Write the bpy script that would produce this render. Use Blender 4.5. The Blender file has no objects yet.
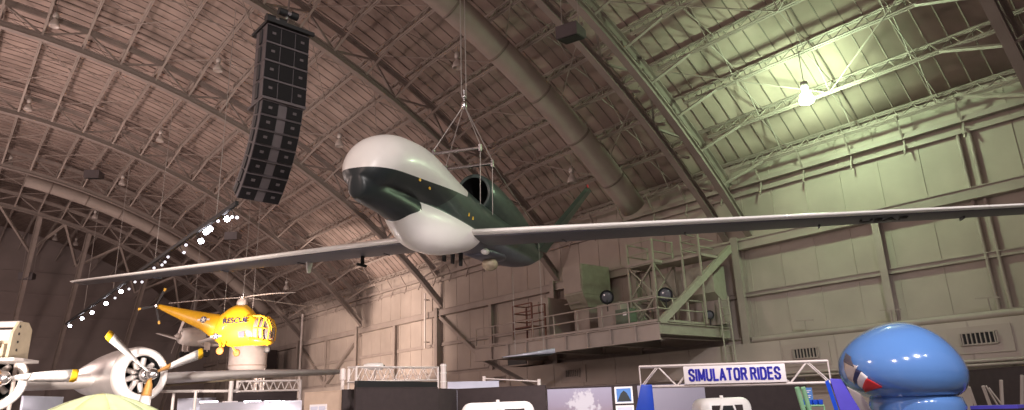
import bpy, bmesh, math, random
from mathutils import Vector, Matrix
random.seed(7)
C = bpy.context.scene.collection
PI = math.pi
V = Vector

# ------------------------------------------------------------------ materials
def mat(name, col, rough=0.6, metal=0.0, var=0.12, scale=3.0, bump=0.0, bscale=20.0, coat=0.0, emit=None, estr=0.0, spec=0.5):
    m = bpy.data.materials.new(name); m.use_nodes = True
    nt = m.node_tree; b = nt.nodes['Principled BSDF']
    b.inputs['Roughness'].default_value = rough
    b.inputs['Metallic'].default_value = metal
    b.inputs['Coat Weight'].default_value = coat
    b.inputs['Specular IOR Level'].default_value = spec
    tc = nt.nodes.new('ShaderNodeTexCoord')
    if var > 0:
        n = nt.nodes.new('ShaderNodeTexNoise'); n.inputs['Scale'].default_value = scale
        n.inputs['Detail'].default_value = 6.0
        nt.links.new(tc.outputs['Object'], n.inputs['Vector'])
        r = nt.nodes.new('ShaderNodeValToRGB')
        r.color_ramp.elements[0].position = 0.3; r.color_ramp.elements[1].position = 0.7
        lo = [max(0, c*(1-var)) for c in col]; hi = [min(1, c*(1+var)) for c in col]
        r.color_ramp.elements[0].color = (*lo, 1); r.color_ramp.elements[1].color = (*hi, 1)
        nt.links.new(n.outputs['Fac'], r.inputs['Fac'])
        nt.links.new(r.outputs['Color'], b.inputs['Base Color'])
    else:
        b.inputs['Base Color'].default_value = (*col, 1)
    if bump > 0:
        n2 = nt.nodes.new('ShaderNodeTexNoise'); n2.inputs['Scale'].default_value = bscale
        nt.links.new(tc.outputs['Object'], n2.inputs['Vector'])
        bp = nt.nodes.new('ShaderNodeBump'); bp.inputs['Strength'].default_value = bump
        nt.links.new(n2.outputs['Fac'], bp.inputs['Height'])
        nt.links.new(bp.outputs['Normal'], b.inputs['Normal'])
    if emit:
        b.inputs['Emission Color'].default_value = (*emit, 1)
        b.inputs['Emission Strength'].default_value = estr
    return m

M = {}
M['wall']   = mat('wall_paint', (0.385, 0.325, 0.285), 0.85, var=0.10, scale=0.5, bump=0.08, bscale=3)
M['duct']   = mat('duct_paint', (0.36, 0.30, 0.265), 0.7, var=0.10, scale=0.7)
M['steel']  = mat('steel_paint', (0.33, 0.275, 0.245), 0.65, var=0.10, scale=1.0)
M['arch']   = mat('shaded_arch_paint', (0.25, 0.205, 0.185), 0.65, var=0.10, scale=1.0)  # steel paint darkened for arches that get no light from below
M['deck']   = mat('roof_deck', (0.37, 0.285, 0.25), 0.85, var=0.22, scale=0.6, bump=0.15, bscale=2)
M['rib']    = mat('roof_rib', (0.21, 0.165, 0.145), 0.8, var=0.1)
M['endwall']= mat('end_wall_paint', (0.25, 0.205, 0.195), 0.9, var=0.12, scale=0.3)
M['floor']  = mat('concrete_floor', (0.30, 0.28, 0.27), 0.5, var=0.15, scale=0.8)
M['white']  = mat('white_gloss', (0.80, 0.76, 0.72), 0.32, var=0.02, coat=0.25)
M['uavwhite']= mat('radome_white', (0.86, 0.83, 0.79), 0.38, var=0.015, coat=0.15)
M['green']  = mat('dark_green_paint', (0.045, 0.068, 0.062), 0.35, var=0.18, scale=4, coat=0.2)
M['chin']   = mat('chin_grey_green', (0.020, 0.026, 0.028), 0.42, var=0.06)
M['uavblue']= mat('blue_grey_skin', (0.085, 0.085, 0.115), 0.4, var=0.12, scale=3)
M['wing']   = mat('wing_dark', (0.080, 0.078, 0.092), 0.42, var=0.1, scale=2)
M['black']  = mat('matte_black', (0.012, 0.012, 0.013), 0.6, var=0.1)
M['grille'] = mat('speaker_grille', (0.010, 0.009, 0.010), 0.7, var=0.25, scale=60, spec=0.2)
M['cab']    = mat('speaker_cabinet', (0.10, 0.085, 0.09), 0.45, var=0.1)
M['chrome'] = mat('bright_metal', (0.70, 0.68, 0.68), 0.25, metal=1.0, var=0.05)
M['alu']    = mat('bare_aluminium', (0.62, 0.58, 0.56), 0.38, metal=0.75, var=0.10, scale=2)
M['alu2']   = mat('dull_aluminium', (0.56, 0.51, 0.48), 0.5, metal=0.35, var=0.12, scale=2)
M['cable']  = mat('steel_cable', (0.40, 0.36, 0.34), 0.5, metal=0.4, var=0)
M['lampglass']= mat('lamp_glass', (0.48, 0.42, 0.39), 0.3, var=0.05)
M['yellow'] = mat('yellow_paint', (0.86, 0.47, 0.016), 0.4, var=0.06, coat=0.2)
M['tipyellow']= mat('tip_yellow', (0.90, 0.52, 0.02), 0.45, var=0.04)
M['ochre_sheen']   = mat('ochre_reflection', (0.50, 0.24, 0.06), 0.5, var=0.2)  # warm reflection on two blade roots, put into the colour
M['red']    = mat('red_paint', (0.65, 0.03, 0.03), 0.4, var=0.04)
M['navy']   = mat('navy_paint', (0.02, 0.025, 0.09), 0.4, var=0.05)
M['beige']  = mat('beige_paint', (0.36, 0.29, 0.20), 0.6, var=0.12, scale=3)
M['canvas'] = mat('pale_green_canvas', (0.62, 0.70, 0.40), 0.9, var=0.08, scale=3)
M['canvas2']= mat('pale_yellow_canvas', (0.78, 0.72, 0.36), 0.9, var=0.08, scale=3)
M['partition']= mat('charcoal_fabric', (0.036, 0.025, 0.025), 0.9, var=0.12, scale=6)
M['trusswhite']= mat('truss_white', (0.72, 0.64, 0.60), 0.45, var=0.05)
M['blueplastic']= mat('royal_blue', (0.012, 0.075, 0.60), 0.35, var=0.06, scale=4)
M['violet'] = mat('violet_blue', (0.10, 0.08, 0.55), 0.35, var=0.08, scale=3)
M['sky']    = mat('sky_blue_gloss', (0.115, 0.265, 0.62), 0.16, var=0.015, coat=0.8)
M['signwhite']= mat('sign_white', (0.86, 0.80, 0.80), 0.5, var=0.02)
M['lettering']= mat('sign_blue', (0.02, 0.02, 0.42), 0.5, var=0)
M['lavpanel']= mat('pale_lavender_panel', (0.62, 0.62, 0.74), 0.6, var=0.05)
M['tan']    = mat('tan_panel', (0.50, 0.37, 0.28), 0.7, var=0.08)
M['hvac']   = mat('lamp_tinted_metal', (0.33, 0.31, 0.245), 0.6, var=0.1)  # duct paint with the green lamp's tint mixed into the colour
M['dkgreen']= mat('deep_green_metal', (0.10, 0.13, 0.09), 0.6, var=0.1)
M['rubber'] = mat('worn_orange_rubber', (0.30, 0.12, 0.03), 0.7, var=0.15)
M['wingalu'] = mat('worn_wing_metal', (0.60, 0.55, 0.52), 0.42, metal=0.15, var=0.10, scale=1.5)
M['drumpaint'] = mat('pale_drum_paint', (0.44, 0.40, 0.385), 0.7, var=0.06)
M['greypanel'] = mat('grey_display_panel', (0.30, 0.29, 0.33), 0.6, var=0.05)
M['polish'] = mat('polished_edge_metal', (0.62, 0.64, 0.74), 0.2, metal=0.3, var=0.03)
M['darkred']= mat('oxide_red', (0.16, 0.06, 0.045), 0.7, var=0.1)
M['seat']   = mat('pale_green_pole', (0.28, 0.52, 0.30), 0.5, var=0.1)
M['glow']   = mat('spot_lens', (0.9, 0.9, 0.95), 0.3, var=0, emit=(0.92, 0.90, 1.0), estr=28.0)
M['glowdim'] = mat('spot_lens_dim', (0.9, 0.9, 0.95), 0.3, var=0, emit=(0.95, 0.88, 0.98), estr=1.6)
M['greenglow']= mat('mercury_lamp_glass', (0.9, 1.0, 0.85), 0.3, var=0, emit=(0.68, 1.0, 0.60), estr=430.0)
M['ledstrip']= mat('display_light', (0.9, 0.9, 1.0), 0.3, var=0, emit=(0.88, 0.88, 1.0), estr=5.0)
g = mat('canopy_glass', (0.55, 0.52, 0.55), 0.05, var=0); M['glass'] = g
g.node_tree.nodes['Principled BSDF'].inputs['Transmission Weight'].default_value = 0.75
M['smoke'] = mat('smoky_windscreen', (0.11, 0.10, 0.13), 0.06, var=0, coat=0.8)

# ------------------------------------------------------------------ mesh builder
class MB:
    def __init__(s): s.v = []; s.f = []; s.sm = []
    def add(s, vs, fs, smooth=False):
        o = len(s.v); s.v += [tuple(p) for p in vs]
        s.f += [tuple(o+i for i in f) for f in fs]; s.sm += [smooth]*len(fs); return s
    def box(s, c, size, rot=None):
        hx, hy, hz = [d/2 for d in size]
        vs = [V((x, y, z)) for x in (-hx, hx) for y in (-hy, hy) for z in (-hz, hz)]
        if rot is not None: vs = [rot @ p for p in vs]
        vs = [p+V(c) for p in vs]
        return s.add(vs, [(0,1,3,2),(4,6,7,5),(0,4,5,1),(2,3,7,6),(0,2,6,4),(1,5,7,3)])
    def bar(s, p, q, w, h=None, up=(0,0,1)):
        h = h or w; p = V(p); q = V(q); d = (q-p).normalized(); u = V(up)
        if abs(d.dot(u)) > 0.98: u = V((1,0,0))
        a = d.cross(u).normalized(); b = a.cross(d).normalized()
        vs = [e+a*sx*w/2+b*sy*h/2 for e in (p, q) for sx, sy in ((-1,-1),(1,-1),(1,1),(-1,1))]
        return s.add(vs, [(3,2,1,0),(4,5,6,7),(0,1,5,4),(1,2,6,5),(2,3,7,6),(3,0,4,7)])
    def ibeam(s, p, q, w, h, t=0.03, up=(0,0,1)):
        p = V(p); q = V(q); d = (q-p).normalized(); u = V(up)
        if abs(d.dot(u)) > 0.98: u = V((1,0,0))
        a = d.cross(u).normalized(); b = a.cross(d).normalized()
        s.bar(p+b*(h/2), q+b*(h/2), w, t, b); s.bar(p-b*(h/2), q-b*(h/2), w, t, b); s.bar(p, q, t, h-t, b); return s
    def tube(s, p, q, r, n=8, r2=None, caps=True):
        p = V(p); q = V(q); d = (q-p).normalized(); r2 = r if r2 is None else r2
        u = V((0,0,1)) if abs(d.z) < 0.95 else V((1,0,0))
        a = d.cross(u).normalized(); b = a.cross(d)
        vs = []
        for e, rr in ((p, r), (q, r2)):
            for i in range(n):
                t = 2*PI*i/n; vs.append(e+a*math.cos(t)*rr+b*math.sin(t)*rr)
        fs = [(i, n+i, n+(i+1)%n, (i+1)%n) for i in range(n)]
        s.add(vs, fs, n > 6)
        if caps:
            s.add(vs[:n], [tuple(range(n))]); s.add(vs[n:], [tuple(reversed(range(n)))])
        return s
    def path(s, pts, r, n=6):
        for a, b in zip(pts, pts[1:]): s.tube(a, b, r, n)
        return s
    def loft(s, rings, closed=True, cap0=True, cap1=True, smooth=True):
        n = len(rings[0]); vs = [p for r in rings for p in r]; fs = []
        for k in range(len(rings)-1):
            for i in range(n if closed else n-1):
                j = (i+1) % n
                fs.append((k*n+i, k*n+j, (k+1)*n+j, (k+1)*n+i))
        if closed and cap0: fs.append(tuple(reversed(range(n))))
        if closed and cap1: fs.append(tuple((len(rings)-1)*n+i for i in range(n)))
        return s.add(vs, fs, smooth)
    def lathe(s, prof, o=(0,0,0), ax=(0,0,1), n=16, smooth=True, caps=True):
        d = V(ax).normalized(); u = V((1,0,0)) if abs(d.x) < 0.9 else V((0,1,0))
        a = d.cross(u).normalized(); b = d.cross(a)
        rings = [[V(o)+d*h+(a*math.cos(2*PI*i/n)+b*math.sin(2*PI*i/n))*max(r, 1e-4) for i in range(n)] for r, h in prof]
        return s.loft(rings, smooth=smooth, cap0=caps, cap1=caps)
    def prism(s, poly, d):
        n = len(poly); p = [V(x) for x in poly]; q = [x+V(d) for x in p]
        return s.add(p+q, [tuple(reversed(range(n))), tuple(range(n, 2*n))]+[(i, (i+1)%n, n+(i+1)%n, n+i) for i in range(n)])
    def sphere(s, c, r, n=14, sc=(1,1,1)):
        rings = []
        for k in range(n//2+1):
            t = PI*k/(n//2); rr = max(math.sin(t), 1e-3)
            rings.append([V(c)+V((r*sc[0]*rr*math.cos(2*PI*i/n), r*sc[1]*rr*math.sin(2*PI*i/n), -r*sc[2]*math.cos(t))) for i in range(n)])
        return s.loft(rings)
    def xf(s, mtx):
        s.v = [tuple(mtx @ V(p)) for p in s.v]; return s
    def build(s, name, m, parent=None, world=True, bevel=0.0):
        vs = s.v
        if parent is not None and world:
            root = parent
            while root.parent is not None: root = root.parent
            inv = root.matrix_basis.inverted(); vs = [tuple(inv @ V(p)) for p in vs]
        me = bpy.data.meshes.new(name); me.from_pydata(vs, [], s.f); me.update()
        me.polygons.foreach_set('use_smooth', s.sm)
        bm = bmesh.new(); bm.from_mesh(me); bmesh.ops.recalc_face_normals(bm, faces=bm.faces); bm.to_mesh(me); bm.free()
        o = bpy.data.objects.new(name, me); C.objects.link(o)
        me.materials.append(M[m] if isinstance(m, str) else m)
        if parent is not None: o.parent = parent
        if bevel:
            b = o.modifiers.new('bevel', 'BEVEL'); b.width = bevel; b.segments = 3; b.limit_method = 'ANGLE'
            for p in me.polygons: p.use_smooth = True
        return o

def tag(o, label, cat, group=None):
    o['label'] = label; o['category'] = cat
    if group: o['group'] = group
    return o
def struct(o): o['kind'] = 'structure'; return o
def thing(name, label, cat, loc=(0,0,0), rotz=0, group=None, mtx=None):
    o = bpy.data.objects.new(name, None); C.objects.link(o); o.empty_display_size = 0.2
    if mtx is not None: o.matrix_basis = mtx
    else: o.location = loc; o.rotation_euler = (0,0,rotz)
    if mtx is None: o.matrix_basis = Matrix.Translation(V(loc)) @ Matrix.Rotation(rotz, 4, 'Z')
    return tag(o, label, cat, group)
def kids(o): return [c for c in bpy.data.objects if c.parent == o]
def dup(root, loc, rotz=0, label=None, group=None):
    r = root.copy(); C.objects.link(r)
    r.matrix_basis = Matrix.Translation(V(loc)) @ Matrix.Rotation(rotz, 4, 'Z')
    if label: r['label'] = label
    if group: r['group'] = group
    for ch in list(root.children):
        c = ch.copy(); C.objects.link(c); c.parent = r
        for g_ in list(ch.children):
            d = g_.copy(); C.objects.link(d); d.parent = c
    return r
def text(name, body, m, parent, mtx, size, ext=0.004):
    cu = bpy.data.curves.new(name, 'FONT'); cu.body = body; cu.size = size; cu.extrude = ext
    cu.align_x = 'CENTER'; cu.align_y = 'CENTER'
    t = bpy.data.objects.new(name, cu); C.objects.link(t)
    bpy.context.view_layer.update()
    dg = bpy.context.evaluated_depsgraph_get()
    me = bpy.data.meshes.new_from_object(t.evaluated_get(dg))
    bpy.data.objects.remove(t); bpy.data.curves.remove(cu)
    me.transform(mtx); me.name = name
    o = bpy.data.objects.new(name, me); C.objects.link(o); me.materials.clear(); me.materials.append(M[m])
    if parent is not None:
        root = parent
        while root.parent is not None: root = root.parent
        me.transform(root.matrix_basis.inverted()); o.parent = parent
    return o

# ------------------------------------------------------------------ camera (24 mm lens, eye 1.7 m above the floor)
EYE = V((0, 0, 1.7))
_up = V((-82, -2289, 683)).normalized(); _d1 = V((-594, 225, 683)); _d1 = (_d1-_up*_d1.dot(_up)).normalized(); _d3 = _d1.cross(_up)
def c2w(c): return V((_d3.dot(c), _d1.dot(c), _up.dot(c)))
cam = bpy.data.cameras.new('camera'); co = bpy.data.objects.new('camera', cam); C.objects.link(co)
r_, u_, b_ = c2w(V((1,0,0))), c2w(V((0,-1,0))), c2w(V((0,0,-1)))
co.matrix_world = Matrix(((r_.x,u_.x,b_.x,EYE.x),(r_.y,u_.y,b_.y,EYE.y),(r_.z,u_.z,b_.z,EYE.z),(0,0,0,1)))
cam.lens = 24.01; cam.sensor_width = 36; cam.clip_start = 0.1; cam.clip_end = 500
bpy.context.scene.camera = co
def at(px, py, d):                       # a point in the hall seen at that place, d metres deep
    return EYE + c2w(V(((px-512)/683*d, (py-205)/683*d, d)))
def onX(px, py, X):
    r = c2w(V((px-512, py-205, 683))); return EYE + r*(X/r.x)
def onY(px, py, Y):
    r = c2w(V((px-512, py-205, 683))); return EYE + r*(Y/r.y)
# ------------------------------------------------------------------ the hall: a barrel vault along Y
XC, ZC, RL = -2.757, -21.462, 44.9       # vault axis and lower chord radius
RU, RP, RD = 46.9, 47.0, 47.75           # upper chord, purlin foot, deck
XW, YE, XL = 30.0, 104.0, -16.0
def arc(phi, r, y=0.0): return V((XC+r*math.sin(phi), y, ZC+r*math.cos(phi)))
def phi_of(x, r): return math.asin((x-XC)/r)
R = math.radians
YA = [-8.3, 4.9, 18.1, 31.3, 44.5, 57.7, 70.9, 84.0]
PHI0, DPHI = R(11.3), R(2.65)
phis = [PHI0+DPHI*k for k in range(-9, 13)]
p_lo, p_hi = phi_of(XL, RD), phi_of(XW+0.15, RD)

# roof deck with ribs
m = MB(); n = 40
for r0, r1 in ((RD, RD+0.12),):
    ring = lambda y: [arc(p_lo+(p_hi-p_lo)*i/n, RD, y) for i in range(n+1)]+[arc(p_lo+(p_hi-p_lo)*i/n, RD+0.12, y) for i in range(n, -1, -1)]
    m.loft([ring(-12.0), ring(YE+0.2)])
struct(m.build('ceiling', 'deck'))
m = MB()
y = -11.5
while y < YE-0.3:
    for i in range(n):
        a, b = p_lo+(p_hi-p_lo)*i/n, p_lo+(p_hi-p_lo)*(i+1)/n
        m.bar(arc(a, RD-0.015, y), arc(b, RD-0.015, y), 0.045, 0.05, up=(math.sin(a), 0, math.cos(a)))
    y += 0.74
struct(m.build('ceiling_ribs', 'rib'))

# arch trusses: lower chord, upper chord, lacing
def arch_mesh(double=False):
    m = MB()
    ph = phis; lo = [p for p in ph if p > p_lo]
    end = phi_of(XW-0.05, RL)
    pts = [p for p in lo if p < end-0.01]+[end]
    offs = (-0.55, 0.75) if double else (0.0,)
    for dy in offs:
        for a, b in zip(pts, pts[1:]):
            u = (math.sin((a+b)/2), 0, math.cos((a+b)/2))
            m.bar(arc(a, RL+0.14, dy), arc(b, RL+0.14, dy), 0.36 if not double else 0.34, 0.05, u)
            m.bar(arc(a, RL+0.32, dy), arc(b, RL+0.32, dy), 0.05, 0.32, u)
            m.bar(arc(a, RL+0.49, dy), arc(b, RL+0.49, dy), 0.36 if not double else 0.3, 0.05, u)
    endu = phi_of(XW-0.05, RU); pu = [p for p in lo if p < endu-0.01]+[endu]
    for a, b in zip(pu, pu[1:]):
        u = (math.sin((a+b)/2), 0, math.cos((a+b)/2))
        m.bar(arc(a, RU-0.12), arc(b, RU-0.12), 0.34, 0.05, u); m.bar(arc(a, RU-0.27), arc(b, RU-0.27), 0.05, 0.28, u)
    for k in range(0, len(lo)-2, 2):
        a, b, mid = lo[k], lo[k+2], lo[k+1]
        for dy in offs:
            if mid < end:
                m.bar(arc(a, RU-0.35), arc(mid, RL+0.5, dy), 0.11, 0.11); m.bar(arc(mid, RL+0.5, dy), arc(b, RU-0.35), 0.11, 0.11)
                m.bar(arc(mid, RL+0.5, dy), arc(mid, RU-.3), .06, .06)
    return m
A1 = arch_mesh().build('roof_truss', 'arch'); struct(A1)
for k, y in enumerate(YA):
    if abs(y-18.1) < 0.1:
        o = struct(arch_mesh(True).build('roof_truss', 'arch')); o.location.y = y
    elif k == 0: A1.location.y = y
    else:
        o = A1.copy(); C.objects.link(o); o.location.y = y

# open web purlins, one per line and bay, each a copy turned about the vault axis
L = 13.2
def purlin_mesh(L):
    m = MB(); r0, r1 = 46.62-0.0, 47.62
    z0, z1 = 46.75, 47.6
    for s in (-0.045, 0.045):
        m.bar((s, 0.0, z1), (s, L, z1), 0.07, 0.07); m.bar((s, 0.5, z0), (s, L-0.5, z0), 0.07, 0.07)
    nn = 16; 
    for i in range(nn):
        ya, yb, ym = 0.4+(L-0.8)*i/nn, 0.4+(L-0.8)*(i+1)/nn, 0.4+(L-0.8)*(i+0.5)/nn
        m.tube((0, ya, z1), (0, ym, z0), 0.022, 5, caps=False); m.tube((0, ym, z0), (0, yb, z1), 0.022, 5, caps=False)
    # knee braces down to the arch chords
    m.bar((0, 0.1, RL+0.45), (0, 2.3, z0), 0.11, 0.11); m.bar((0, L-0.1, RL+0.45), (0, L-2.3, z0), 0.11, 0.11)
    return m
PB = purlin_mesh(L).build('roof_purlin', 'steel')
PE = purlin_mesh(20.0).build('roof_purlin', 'steel')
first = True; firstE = True
for bi, y0 in enumerate(YA):
    for p in phis:
        if p < p_lo or p > phi_of(XW-0.4, 47): continue
        src = PE if y0 > 83 else PB
        used = firstE if y0 > 83 else first
        o = src if used else src.copy()
        if not used: C.objects.link(o)
        if y0 > 83: firstE = False
        else: first = False
        o.location = (XC, y0, ZC); o.rotation_euler = (0, p, 0); struct(o)

# rod bracing under the deck, one set per bay
for bi, y0 in enumerate(YA[:-1]):
    m = MB()
    sel = [p for p in phis if p > p_lo and p < phi_of(XW-0.4, 47)]
    for k in range(len(sel)-1):
        for q in (3.3, 6.6, 9.9):
            m.tube(arc(sel[k], 46.8, y0+q), arc(sel[k+1], 47.5, y0+q), 0.026, 5, caps=False)
            m.tube(arc(sel[k], 47.5, y0+q), arc(sel[k+1], 46.8, y0+q), 0.026, 5, caps=False)
        if k % 2 == 0 and k+2 < len(sel):
            m.tube(arc(sel[k], 46.7, y0+0.4), arc(sel[k+2], 46.7, y0+6.6), 0.03, 5, caps=False)
            m.tube(arc(sel[k+2], 46.7, y0+6.6), arc(sel[k], 46.7, y0+12.8), 0.03, 5, caps=False)
    struct(m.build('roof_bracing', 'steel'))

# side wall with seams, girts and columns
m = MB(); zt = arc(phi_of(XW, RD), RD).z
m.box((XW+0.15, (YE-12)/2, zt/2), (0.3, YE+12, zt))
y = -12
while y < YE:
    m.box((XW-0.012, y, zt/2+2.2), (0.03, 0.05, zt-4.6)); y += 1.65
struct(m.build('wall_right', 'wall'))
m = MB(); m.bar((XW-0.25, -12, 12.0), (XW-0.25, YE, 12.0), 0.22, 0.22); m.bar((XW-0.16, -12, 11.55), (XW-0.16, YE, 11.55), 0.10, 0.16)
yy = -10.0
while yy < YE:
    m.bar((XW-0.3, yy, 11.9), (XW-0.95, yy-0.1, 12.75), 0.07); m.bar((XW-0.2, yy, 11.9), (XW-0.45, yy, 11.2), 0.06); yy += 2.2
struct(m.build('trim_1', 'steel'))
for k, (z, w, h) in enumerate(((9.0, 0.42, 0.42), (6.6, 0.16, 0.2), (4.42, 0.34, 0.26))):
    m = MB(); m.ibeam((XW-w/2-0.02, -12, z), (XW-w/2-0.02, YE, z), w, h, 0.04)
    if k == 0: m.box((XW-w/2, (YE-12)/2, z), (w*0.8, YE+12, h*0.9))
    if k == 2: m.box((XW-w/2, (YE-12)/2, z+0.1), (w, YE+12, 0.05))
    struct(m.build('trim_%d' % (k+2), 'steel'))
COL = MB().ibeam((XW-0.3, 0, 0), (XW-0.3, 0, 9.4), 0.36, 0.5, 0.05, up=(1,0,0)).build('wall_column', 'steel')
for k, y in enumerate(YA+[97.2]):
    o = COL if k == 0 else COL.copy()
    if k: C.objects.link(o)
    o.location.y = y; struct(o)
POST = MB().ibeam((XW-0.22, 0, 0), (XW-0.22, 0, 8.8), 0.30, 0.34, 0.05, up=(1,0,0)).build('wall_post', 'steel')
for k, y in enumerate([v+6.6 for v in YA]):
    o = POST if k == 0 else POST.copy()
    if k: C.objects.link(o)
    o.location.y = y; struct(o)
# diagonal wind braces in one bay
for a, b in (((XW-0.25, 44.3, 8.7), (XW-0.25, 38.2, 4.6)), ((XW-0.25, 57.5, 8.7), (XW-0.25, 64.2, 4.6)), ((XW-0.25, 70.7, 8.7), (XW-0.25, 64.5, 4.6))):
    struct(MB().bar(a, b, 0.26, 0.26).build('wall_brace', 'steel'))

for k, y in enumerate((7.9, 7.5)):
    struct(MB().tube((XW-.12, y, 0), (XW-.12, y, 11.5), .07, 8).build('wall_conduit', 'steel'))
# end wall beyond raking braces
m = MB(); nseg = 24
poly = [V((XL, YE, 0))]+[arc(p_lo+(phi_of(XW, RD)-p_lo)*i/nseg, RD, YE) for i in range(nseg+1)]+[V((XW, YE, 0))]
m.prism(poly, (0, 0.3, 0))
z = 1.5
while z < 22: 
    m.box(((XL+XW)/2-1, YE-0.06, z), (XW-XL-2.5, 0.12, 0.12 if z < 19 else 0.05)); z += 2.7
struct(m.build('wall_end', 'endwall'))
for k, x in enumerate((-0.6, 6.27, 10.87, 17.13, 22.5)):
    p = phi_of(x, RL); top = arc(p, RL+0.2, 84.0)
    q = V((x, 84.0+0.86*top.z, 0))
    if q.y > YE-0.5: q = V((x, YE-0.6, top.z-(YE-0.6-84)/0.86))
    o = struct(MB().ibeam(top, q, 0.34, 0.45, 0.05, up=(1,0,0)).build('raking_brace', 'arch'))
m = MB()
xs = [-4, -0.6, 2.8, 6.27, 8.6, 10.87, 14, 17.13, 19.8, 22.5, 25.2]
for i, (a, b) in enumerate(zip(xs, xs[1:])):
    ta, tb = arc(phi_of(a, RL), RL+0.2, 84), arc(phi_of(b, RL), RL+0.2, 84)
    if i % 2 == 0: tb = tb+V((0, 6, -2.6))
    else: ta = ta+V((0, 6, -2.6))
    m.bar(ta, tb, 0.22)
struct(m.build('end_lacing', 'steel'))
struct(MB().box(((XL+XW)/2, (YE-12)/2, -0.1), (XW-XL, YE+12, 0.2)).build('floor', 'floor'))
# ------------------------------------------------------------------ the suspended unmanned jet
UP = V((6.449, 13.190, 6.758))
fw = V((-0.860, -0.507, -0.064)).normalized(); lf = V((0.510, -0.859, -0.037)); lf = (lf-fw*lf.dot(fw)).normalized(); uu = fw.cross(lf)
UM = Matrix(((-fw.x, lf.x, uu.x, UP.x), (-fw.y, lf.y, uu.y, UP.y), (-fw.z, lf.z, uu.z, UP.z), (0,0,0,1)))
# local axes: x aft from the nose, y to its own left wing, z up (left handed, so the base empty stays plain)
uav = thing('unmanned_aircraft', 'large white-nosed dark green unmanned jet with very long thin wings hanging on cables', 'aircraft', loc=UM @ V((6, 0, 0)))
def U(p): return UM @ V(p)
def lerp(tab, x):
    if x <= tab[0][0]: return tab[0][1:]
    for (a, b) in zip(tab, tab[1:]):
        if x <= b[0]:
            t = (x-a[0])/(b[0]-a[0]); t = t*t*(3-2*t)*0.35+t*0.65
            return [p+(q-p)*t for p, q in zip(a[1:], b[1:])]
    return tab[-1][1:]
FU = [(0.00, .08, .03, .03), (.05, .25, .27, .24), (.18, .30, .45, .43), (.45, .40, .62, .62), (.85, .56, .75, .69), (1.4, .65, .80, .77), (2.0, .69, .82, .79), (2.7, .67, .82, .83),
      (3.4, .55, .80, .87), (4.2, .36, .78, .90), (5.2, .18, .76, .88), (6.2, .10, .75, .80), (7.5, .04, .74, .68), (8.5, .02, .72, .60), (10.5, .0, .62, .54), (12.3, .0, .44, .46), (13.6, .06, .30, .30)]
FC = [(0.00, .08, .03, .03), (.05, -.12, .20, .28), (.18, -.14, .28, .32), (.45, -.16, .34, .34), (.85, -.18, .38, .35), (1.4, -.22, .40, .36), (2.0, -.29, .44, .38), (2.7, -.36, .46, .40), (3.2, -.38, .45, .38), (3.9, -.32, .36, .26), (13.6, .06, .2, .2)]
FB = [(0.00, .10, .02, .02), (1.5, -.20, .12, .12), (1.9, -.40, .34, .28), (2.4, -.49, .48, .52), (3.0, -.53, .60, .67), (3.8, -.53, .67, .70), (4.6, -.50, .68, .67), (5.4, -.46, .68, .58), (6.2, -.42, .66, .47), (7.5, -.38, .64, .42), (8.5, -.44, .58, .42), (10.5, -.42, .48, .42), (12.3, -.26, .34, .34), (13.6, -.04, .22, .22)]
FUQ, FCQ, FBQ = [[(math.sqrt(r[0]),)+r[1:] for r in T] for T in (FU, FC, FB)]
def lerp2(tab, x):          # smooth (Catmull-Rom) interpolation
    if x <= tab[0][0]: return list(tab[0][1:])
    for i in range(len(tab)-1):
        a, b = tab[i], tab[i+1]
        if x <= b[0]:
            p, q = tab[max(i-1, 0)], tab[min(i+2, len(tab)-1)]; h = b[0]-a[0]; t = (x-a[0])/h; out = []
            for k in range(1, len(a)):
                m0 = (b[k]-p[k])/(b[0]-p[0]) if b[0] > p[0] else 0; m1 = (q[k]-a[k])/(q[0]-a[0])
                out.append((2*t**3-3*t*t+1)*a[k]+(t**3-2*t*t+t)*h*m0+(-2*t**3+3*t*t)*b[k]+(t**3-t*t)*h*m1)
            return [max(v, .012) if k % 3 else v for k, v in enumerate(out)]
    return list(tab[-1][1:])
def smin(p, q, k):
    h = max(k-abs(p-q), 0)/k
    return min(p, q)-h*h*k*.25
def fus_lobes(x):
    u = math.sqrt(max(x-.27*max(0, 1-x/6), 0))
    return lerp2(FUQ, u)+lerp2(FCQ, u)+lerp2(FBQ, u)
def fus_r(x, t):
    zu, a, hu, zl, b, hl, z3, b3, h3 = fus_lobes(x)
    s, c = math.sin(t), math.cos(t)             # t=0 is straight up
    zc = zu*.6+zl*.4
    def e(rr):
        y, z = rr*s, zc+rr*c
        return smin(smin(math.hypot(y/a, (z-zu)/hu), math.hypot(y/b, (z-zl)/hl), max(.07, .40-.33*x/1.2)), math.hypot(y/b3, (z-z3)/h3), .07)
    lo, hi = 0.0, 2.5
    for _ in range(22):
        mid = (lo+hi)/2
        if e(mid) < 1: lo = mid
        else: hi = mid
    return (lo*s, zc+lo*c)
NX, NT = 230, 132
xs = [0.26+13.34*((i/NX)**1.7) for i in range(NX+1)]
bm = bmesh.new(); rows = []
for x in xs:
    rows.append([bm.verts.new((x, *fus_r(x, 2*PI*j/NT))) for j in range(NT)])
for r0, r1 in zip(rows, rows[1:]):
    for j in range(NT): bm.faces.new((r0[j], r0[(j+1) % NT], r1[(j+1) % NT], r1[j]))
bm.faces.new(rows[-1]); bm.faces.new(rows[0])
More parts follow.
